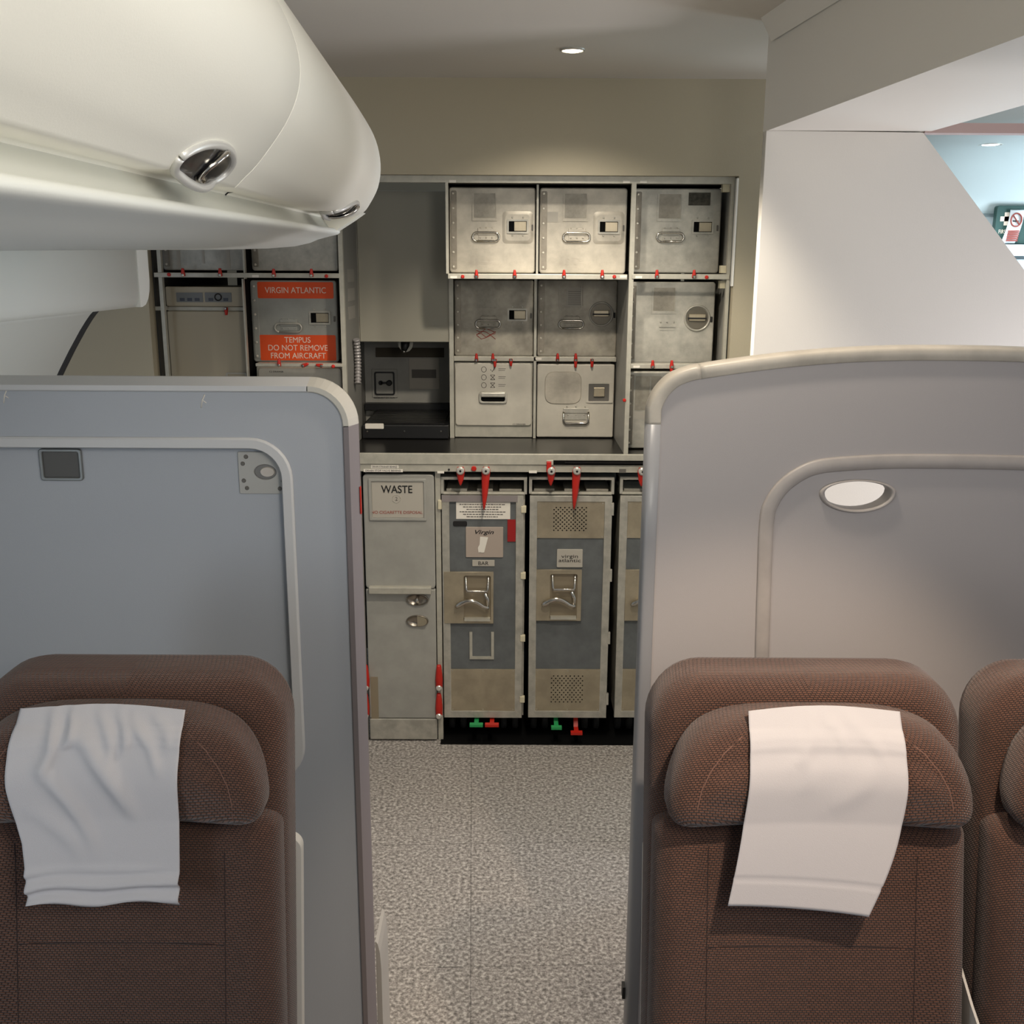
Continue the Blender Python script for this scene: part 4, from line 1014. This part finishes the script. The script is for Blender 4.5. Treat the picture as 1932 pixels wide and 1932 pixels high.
# ---- right divider
xq = lambda px, py: (P(px, py, YD).x, P(px, py, YD).z)
xlr = P(1212, 1000, YD).x
pts = [xq(1217, 800), xq(1222, 765), xq(1236, 735), xq(1262, 708), xq(1295, 693), xq(1330, 686), xq(1420, 673), xq(1520, 662), xq(1620, 655), xq(1740, 652), xq(1932, 655), xq(2150, 668), xq(2400, 700)]
outr = [(xlr, 0.0), (xlr, .6), (xlr, 1.2)] + [(max(x, xlr), z) for x, z in catmull(pts, 5)]
outr = outr[::-1]
xend = outr[0][0]
dv = empty('cabin_divider', ((xlr+xend)/2, YD, 0), 'warm grey cabin divider with arched top and an oval hand hole behind the right seats', 'divider', None)
c = P(1618, 930, YD)
def hole(k): return [(c.x+.0625*k*math.cos(a)*1.0, c.z+(.0265*k*math.sin(a)*(1.25 if math.sin(a) < 0 else .85))) for a in [2*PI*i/36 for i in range(36)]]
tw = .026
body = inset_path(outr, tw)
plate2d('panel', [[(xend, 0)] + [(xend, body[0][1])] + body[1:], hole(1)], YD, YD+.036, DIVR, dv)
prof = []
for k in range(13):
    a_ = -PI/2 + PI*k/12; prof.append((-.009+.009*math.cos(a_)**.7 if abs(k-6) < 6 else -.009, YD+.018+.024*math.sin(a_)))
prof = [(-tw-.001, YD+.001), (-tw, YD-.004), (-tw+.002, YD-.006)] + prof + [(-tw, YD+.042), (-tw-.001, YD+.035)]
k1 = [i for i, p in enumerate(outr) if p[0] <= xq(1326, 690)[0]][0]
k2 = len(outr)-4
trimobj(outr[:k1+1], prof, 'edge_trim', DIVRT, dv); trimobj(outr[k1:k2+1], prof, 'corner_trim', DIVRT, dv)
trimobj(outr[k2:], prof, 'edge_trim', mat('grey_bumper', (150, 150, 152), .35), dv)
# raised arch moulding
ip = [xq(1420, 1480), xq(1424, 1255), xq(1428, 1110), xq(1433, 985), xq(1443, 945), xq(1467, 910), xq(1503, 883), xq(1545, 867), xq(1620, 860), xq(1720, 857), xq(1932, 860), xq(2150, 870), xq(2380, 895)]
ip = dense(ip, 5)
pr = [(-.001, .001), (0, -.004), (.003, -.0065), (.019, -.0065), (.024, -.005), (.0265, -.002), (.027, .001)]
trimobj(ip, [(o_, YD+y) for o_, y in pr], 'arch_moulding', DIVRI, dv)
# ring round the hole
h0 = hole(1.0)
rs = []
for k, y in ((.97, YD+.03), (.97, YD+.0), (1.02, YD-.006), (1.09, YD-.006), (1.14, YD-.001), (1.14, YD+.001)): rs.append([(x, y, z) for x, z in hole(k)])
MB().rings(rs, False, False).build('hand_hole_rim', DIVRI, dv)
p = P(1172, 1868, YD+.02); MB().box(xlr-.006, xlr+.0005, YD+.01, YD+.03, p.z-.014, p.z+.014).build('floor_latch', BLKM, dv)

# ================================================================== SEATS
TT = math.tan(math.radians(11))
def seat(cx, label, arm=False):
    t = empty('passenger_seat', (cx, 1.20, 0), label, 'seat', 'brown passenger seats')
    sh = lambda x, y, z: (cx+x, 1.41+y+(z-1.08)*TT, z)
    def pad(name, outline, yb, yf, er, dome, m_=KNIT, bow=None, rings=9, par=t):
        n = len(outline); ox = sum(p[0] for p in outline)/n; oz = (max(p[1] for p in outline)+min(p[1] for p in outline))/2
        hw = max(abs(p[0]-ox) for p in outline); hh = max(abs(p[1]-oz) for p in outline)
        rs = []
        def ring(ins, y, dm=0):
            r_ = []
            for x, z in outline:
                dx, dz = x-ox, z-oz; kx, kz = max(0, 1-ins/hw), max(0, 1-ins/hh)
                xx, zz = ox+dx*kx, oz+dz*kz
                yy = y - dm
                if bow: yy += bow(xx-ox, zz-oz)
                r_.append(sh(xx, yy, zz))
            return r_
        rs.append(ring(er*.6, yb)); rs.append(ring(er*.15, yb-(yb-yf)*.12)); rs.append(ring(0, yb-(yb-yf)*.3))
        for k in range(7):
            a_ = PI/2*k/6; rs.append(ring(er*(1-math.cos(a_)), yf+er-er*math.sin(a_)))
        m_in = min(hw, hh)
        for k in range(1, rings):
            s_ = k/rings; rs.append(ring(er+(m_in-er)*s_*.985, yf, dome*math.sin(s_*PI/2)))
        last = []
        for x, z in outline:
            if hh <= hw: xx, zz = ox+(x-ox)*max(0, 1-hh/hw), oz
            else: xx, zz = ox, oz+(z-oz)*max(0, 1-hw/hh)
            yy = yf-dome + (bow(xx-ox, zz-oz) if bow else 0); last.append(sh(xx, yy, zz))
        rs.append(last)
        return MB().rings(rs, True, False).build(name, m_, par)
    def outl(w0, w1, z0, z1, r):
        o_ = [(w0, z0)] + [(w0+(w1-w0)*k/6, z0+(z1-r-z0)*k/6) for k in range(1, 6)]
        o_ += [(w1-r+r*math.cos(a), z1-r+r*math.sin(a)) for a in [PI/2*k/9 for k in range(0, 10)]]
        o_ += [(w1-r-(w1-r)*2*k/10, z1) for k in range(1, 10)]
        o_ += [(-x, z) for x, z in o_[:16][::-1]]
        return o_ + [(-w0+2*w0*k/10, z0) for k in range(1, 10)]
    pad('backrest', outl(.231, .229, .42, 1.118, .082), .085, -.030, .036, -.030)
    bc = pad('back_cushion', outl(.230, .225, .44, .929, .030), .03, -.056, .036, -.006, bow=lambda x, z: -.010*min(1, max(0, (abs(x)-.14)/.05)))
    half = [(.10, .930), (.175, .932), (.198, .937), (.2105, .950), (.2135, .972), (.207, 1.006), (.191, 1.040), (.166, 1.065), (.125, 1.080), (.07, 1.085)]
    hp = [(0, .930)] + half + [(0, 1.086)] + [(-x, z) for x, z in half[::-1]] + [(0, .930)]
    hp = dense(hp, 3)[:-1]
    hd = pad('headrest', hp, .0, -.100, .042, .010, bow=lambda x, z: -.026*(min(abs(x), .21)/.21)**2.2+.004)
    # stitched seams of the lower cushion
    from mathutils.bvhtree import BVHTree
    def bvh(o):
        off = parent_loc(t); return BVHTree.FromPolygons([v.co+off for v in o.data.vertices], [tuple(p.vertices) for p in o.data.polygons])
    tr_c, tr_h = bvh(bc), bvh(hd)
    def on(tree, x, z):
        h = tree.ray_cast(Vector((x, .3, z)), Vector((0, 1, 0)))[0]; return h.y if h else None
    mb = MB()
    for sx in (-.150, .150):
        pts = [(cx+sx, z) for z in [.47+.02*k for k in range(23)]]
        mb.tube([(x, (on(tr_c, x, z) or 1.3)+.0004, z) for x, z in pts], .0009, 5)
    pts = [(cx-.148+.0148*k, .745) for k in range(21)]
    mb.tube([(x, (on(tr_c, x, z) or 1.3)+.0004, z) for x, z in pts], .0009, 5)
    mb.build('stitched_seam', mat('dark_thread', (42, 30, 28), .9), bc)
    for sx in (-1, 1):
        mb = MB(); pts = []
        for x, z in [(.172, .938), (.176, .955), (.176, .975), (.170, 1.0), (.157, 1.024), (.138, 1.046), (.112, 1.064)]:
            y = on(tr_h, cx+sx*x, z); pts.append((cx+sx*x, (y or 1.3)+.0003, z))
        mb.tube(pts, .0011, 5); mb.build('wing_seam', mat('pale_thread', (112, 82, 70), .9), hd)
    zs_ = .40; rs = []
    for y, k in ((.72, .8), (.74, .95), (.80, 1), (1.0, 1), (1.16, 1), (1.18, .9)):
        rs.append([(cx+x*k, y, zs_+(z-zs_)*k) for x, z in rrect(-.225, .225, zs_-.08, zs_+.05, .04)])
    MB().rings(rs).build('seat_cushion', KNIT, t)
    o2 = outl(.2295, .2290, .36, .83, .02); rs = []
    for k, y in ((1, .074), (1, .094), (.97, .104)): rs.append([sh(x*k+.004, y, .6+(z-.6)*k) for x, z in o2])
    MB().rings(rs, True, True, False).build('back_shell', SHELL, t)
    if arm:
        xa = cx+.2375; mb = MB(); rs = []
        for y, k in ((.86, .7), (.88, 1), (1.20, 1), (1.22, .8)): rs.append([(xa+x*k, y, .60+(z-.60)*k) for x, z in rrect(-.006, .004, .575, .625, .004)])
        mb.rings(rs).build('armrest', mat('armrest_grey', (150, 147, 143), .45), t)
        mb = MB(); rs = []
        for x, k in ((-.0022, 1), (.0016, 1), (.003, .94)): rs.append([(xa+x, 1.30+(y-1.30)*k, .62+(z-.62)*k) for y, z in ((1.20, .50), (1.34, .46), (1.37, .56), (1.355, .68), (1.335, .695), (1.28, .66), (1.22, .63))])
        mb.rings(rs, smooth=False).build('arm_hinge', SHELL, t)
    for s_ in (-1, 1):
        for y in (.86, 1.12): MB().box(cx+s_*.15-.02, cx+s_*.15+.02, y-.02, y+.02, 0, .33).build('leg', ALUC, t)
    return t, tr_h
XL, XR, XR2 = P(253, 1400, 1.40).x, P(1515, 1400, 1.40).x, P(2130, 1400, 1.40).x
_, HL = seat(XL, 'brown knitted seat with crumpled white headrest cloth, left of the aisle')
_, HR = seat(XR, 'brown knitted seat with skewed smooth white headrest cloth, right of the aisle', True)
seat(XR2, 'brown knitted seat without visible cloth, cut off by the right edge of the photo')

# headrest cloths: sheets pinned on top of the headrest, hanging down over its front
def cloth(cx, tree, tl, tr, bl, br, label, wr, skewfn=None, ripple=.0, folds=(), hem=.86):
    nu, nv = 70, 90; grid = [[None]*(nu+1) for _ in range(nv+1)]
    def hit(x, z):
        h = tree.ray_cast(Vector((x, .3, z)), Vector((0, 1, 0)))[0]; return h.y if h else None
    XZ = [[None]*(nu+1) for _ in range(nv+1)]; base = [[0]*(nu+1) for _ in range(nv+1)]
    for i in range(nu+1):
        u = i/nu; hang = None
        for j in range(nv+1):
            v = (j/nv)**1.5
            x = (tl[0]*(1-u)+tr[0]*u)*(1-v) + (bl[0]*(1-u)+br[0]*u)*v
            z = (tl[1]*(1-u)+tr[1]*u)*(1-v) + (bl[1]*(1-u)+br[1]*u)*v
            if v < .12: z += .006*math.sin(PI*u)*(1-v/.12)
            if skewfn: x += skewfn(u, v)
            lx = max(-.20, min(.20, x-cx))+cx; zt_ = 1.074
            y = (hit(lx, min(z, zt_)) if z > .955 else None)
            y = 9 if y is None else y-(.0075 if z > 1.02 else .0060)
            if z > zt_: y += (z-zt_)*.8
            if z < 1.0 and hang is not None: y = min(y, hang)
            hang = y if hang is None else min(hang, y) if z < 1.03 else y
            XZ[j][i] = (x, z); base[j][i] = y
    for _ in range(14):
        nb = [r[:] for r in base]
        for j in range(1, nv):
            if XZ[j][0][1] > 1.045: continue
            for i in range(nu+1):
                a_, b2 = max(0, i-1), min(nu, i+1)
                nb[j][i] = .4*base[j][i] + .2*base[j-1][i] + .2*base[j+1][i] + .1*base[j][a_] + .1*base[j][b2]
        base = nb
    for i in range(nu+1):
        u = i/nu
        for j in range(nv+1):
            v = (j/nv)**1.5; x, z = XZ[j][i]; y = base[j][i]
            if z < .95: y -= (.95-z)*.16
            d = 0
            for u0, v0, u1, v1, wd, am in folds:
                dx, dz = u1-u0, (v1-v0); L2 = dx*dx+dz*dz; s_ = max(0, min(1, ((u-u0)*dx+(v-v0)*dz)/L2))
                du, dv = u-(u0+dx*s_)-.04*math.sin(PI*s_), v-(v0+dz*s_)
                d += am*math.exp(-((du*du+dv*dv)/(wd*wd)))*(math.sin(PI*(.12+.82*s_)))
            y -= wr*max(0, d)
            if ripple and v > hem:
                k = (v-hem)/(1-hem)
                y -= ripple*(1+math.sin(v*70+u*3+.9*math.sin(u*7)))*min(1, k*3); z += ripple*.9*math.sin(u*10+.6)*k
            elif v > hem-.006 and v < hem+.006: y += .0016
            grid[j][i] = (x, y, z)
    o = MB().grid(grid).build('headrest_cloth', LINEN)
    md = o.modifiers.new('thick', 'SOLIDIFY'); md.thickness = .001; md.offset = 0
    return tag(o, label, 'cloth', 'white headrest cloths')
def q(px, py, Y): p = P(px, py, Y); return (p.x, p.z)
FL = [(.22, .03, .20, .30, .035, .9), (.33, .03, .30, .18, .03, .8), (.38, .08, .72, .52, .055, 1.25), (.50, .04, .60, .25, .03, .7), (.62, .04, .66, .22, .03, .6), (.70, .06, .88, .28, .03, .9), (.20, .25, .45, .72, .05, .8), (.84, .05, .93, .16, .03, .5), (.12, .5, .38, .78, .06, .5)]
cloth(XL, HL, (q(50, 1337, 1.35)[0], 1.092), (q(358, 1334, 1.35)[0], 1.092), q(66, 1690, 1.275), q(346, 1690, 1.275), 'crumpled white headrest cloth with a rumpled hem on the left seat', .012,
      lambda u, v: -.010*math.sin(PI*min(1, v*1.5))*(1-u), .0048, FL, .80)
FR = [(.42, .05, .28, .24, .04, .7), (.52, .06, .60, .16, .03, .8), (.66, .05, .86, .20, .035, .8), (.80, .25, .52, .46, .06, .6), (.35, .15, .34, .4, .05, .4)]
cloth(XR, HR, (q(1407, 1330, 1.35)[0], 1.094), (q(1690, 1328, 1.35)[0], 1.094), q(1366, 1688, 1.285), q(1626, 1706, 1.285), 'smooth white headrest cloth hanging askew on the right seat', .0055,
      lambda u, v: .020*math.sin(PI*v**1.2)*(.30+.70*u), 0, FR, .85)

# ================================================================== LAMPS AND SIGNS
def downlight(p, r, label, lens):
    t = empty('downlight', p, label, 'lamp')
    mb = MB(); n = 28
    rs = [[(p[0]+rr4*math.cos(2*PI*i/n), p[1]+rr4*math.sin(2*PI*i/n), p[2]+z) for i in range(n)] for rr4, z in ((r*1.15, .001), (r*1.15, -.003), (r*1.02, -.006), (r*.95, -.004), (r*.95, 0.001))]
    mb.rings(rs, False, False).build('bezel', ALUC, t)
    mb = MB(); rs = [[(p[0]+rr4*math.cos(2*PI*i/n), p[1]+rr4*math.sin(2*PI*i/n), p[2]+z) for i in range(n)] for rr4, z in ((r*.94, -.0005), (r*.94, -.003), (r*.6, -.006))]
    mb.rings(rs).build('lens', lens, t)
downlight((GL.x, GL.y, ZC), .030, 'round warm downlight glowing in the ceiling in front of the galley', LAMP)
p = PZ(1868, 271, 2.208); downlight((p.x, p.y, 2.207), .045, 'small cool downlight over the other aisle at the upper right', LAMPC)
ys_ = 5.06
x0, x1, z0, z1 = R(1878, 388, 1975, 460, ys_)
fa = empty('first_aid_sign', ((x0+x1)/2, ys_, z0), 'dark green first aid board with a white cross, far right beyond the bulkhead', 'sign')
MB().plate(x0, x1, z0, z1, ys_, ys_+.03, .012, .003).build('board', SIGNG, fa)
p = P(1899, 413, ys_); m = MB(); m.box(p.x-.011, p.x+.011, ys_-.002, ys_, p.z-.030, p.z+.030); m.box(p.x-.030, p.x+.030, ys_-.002, ys_, p.z-.011, p.z+.011); m.build('cross', INKW, fa)
p = P(1893, 437, ys_); text('FIRST', p.x, p.z, ys_, .018, INKW, fa, .045)
x0, x1, z0, z1 = R(1898, 396, 1928, 459, ys_-.012)
ns = empty('no_smoking_notice', ((x0+x1)/2, ys_-.012, z0), 'white curled no smoking notice stuck over the green board', 'notice')
mb = MB(); rows = []
for j in range(9):
    v = j/8; k = x0-.03*v**2+.012; zz = z1+(z0-z1)*v
    rows.append([(k+(x1-x0)*.9*u, ys_-.012+.006*math.sin(PI*u), zz) for u in (0, .5, 1)])
o = mb.grid(rows).build('sheet', mat('notice_white', (226, 228, 230), .6), ns); md = o.modifiers.new('thick', 'SOLIDIFY'); md.thickness = .001
p = P(1917, 415, ys_-.013)
mb = MB(); r = .030
mb.tube([(p.x+r*.85*math.cos(2*PI*i/24), ys_-.016, p.z+r*math.sin(2*PI*i/24)) for i in range(25)], .0035, 6)
mb.tube([(p.x-r*.55, ys_-.016, p.z+r*.7), (p.x+r*.55, ys_-.016, p.z-r*.7)], .003, 6); mb.build('prohibition_ring', INKR, ns)
mb = MB(); mb.box(p.x-.016, p.x+.012, ys_-.0145, ys_-.0135, p.z-.008, p.z-.002); mb.build('cigarette', INK, ns)
mb = MB()
for k in range(6):
    pz = P(1912, 436+3.6*k, ys_-.013); sx = -.002*k; mb.box(pz.x-.026+sx, pz.x+.028+sx, ys_-.0155, ys_-.0125, pz.z-.003, pz.z+.003)
mb.build('red_text_lines', INKR, ns)
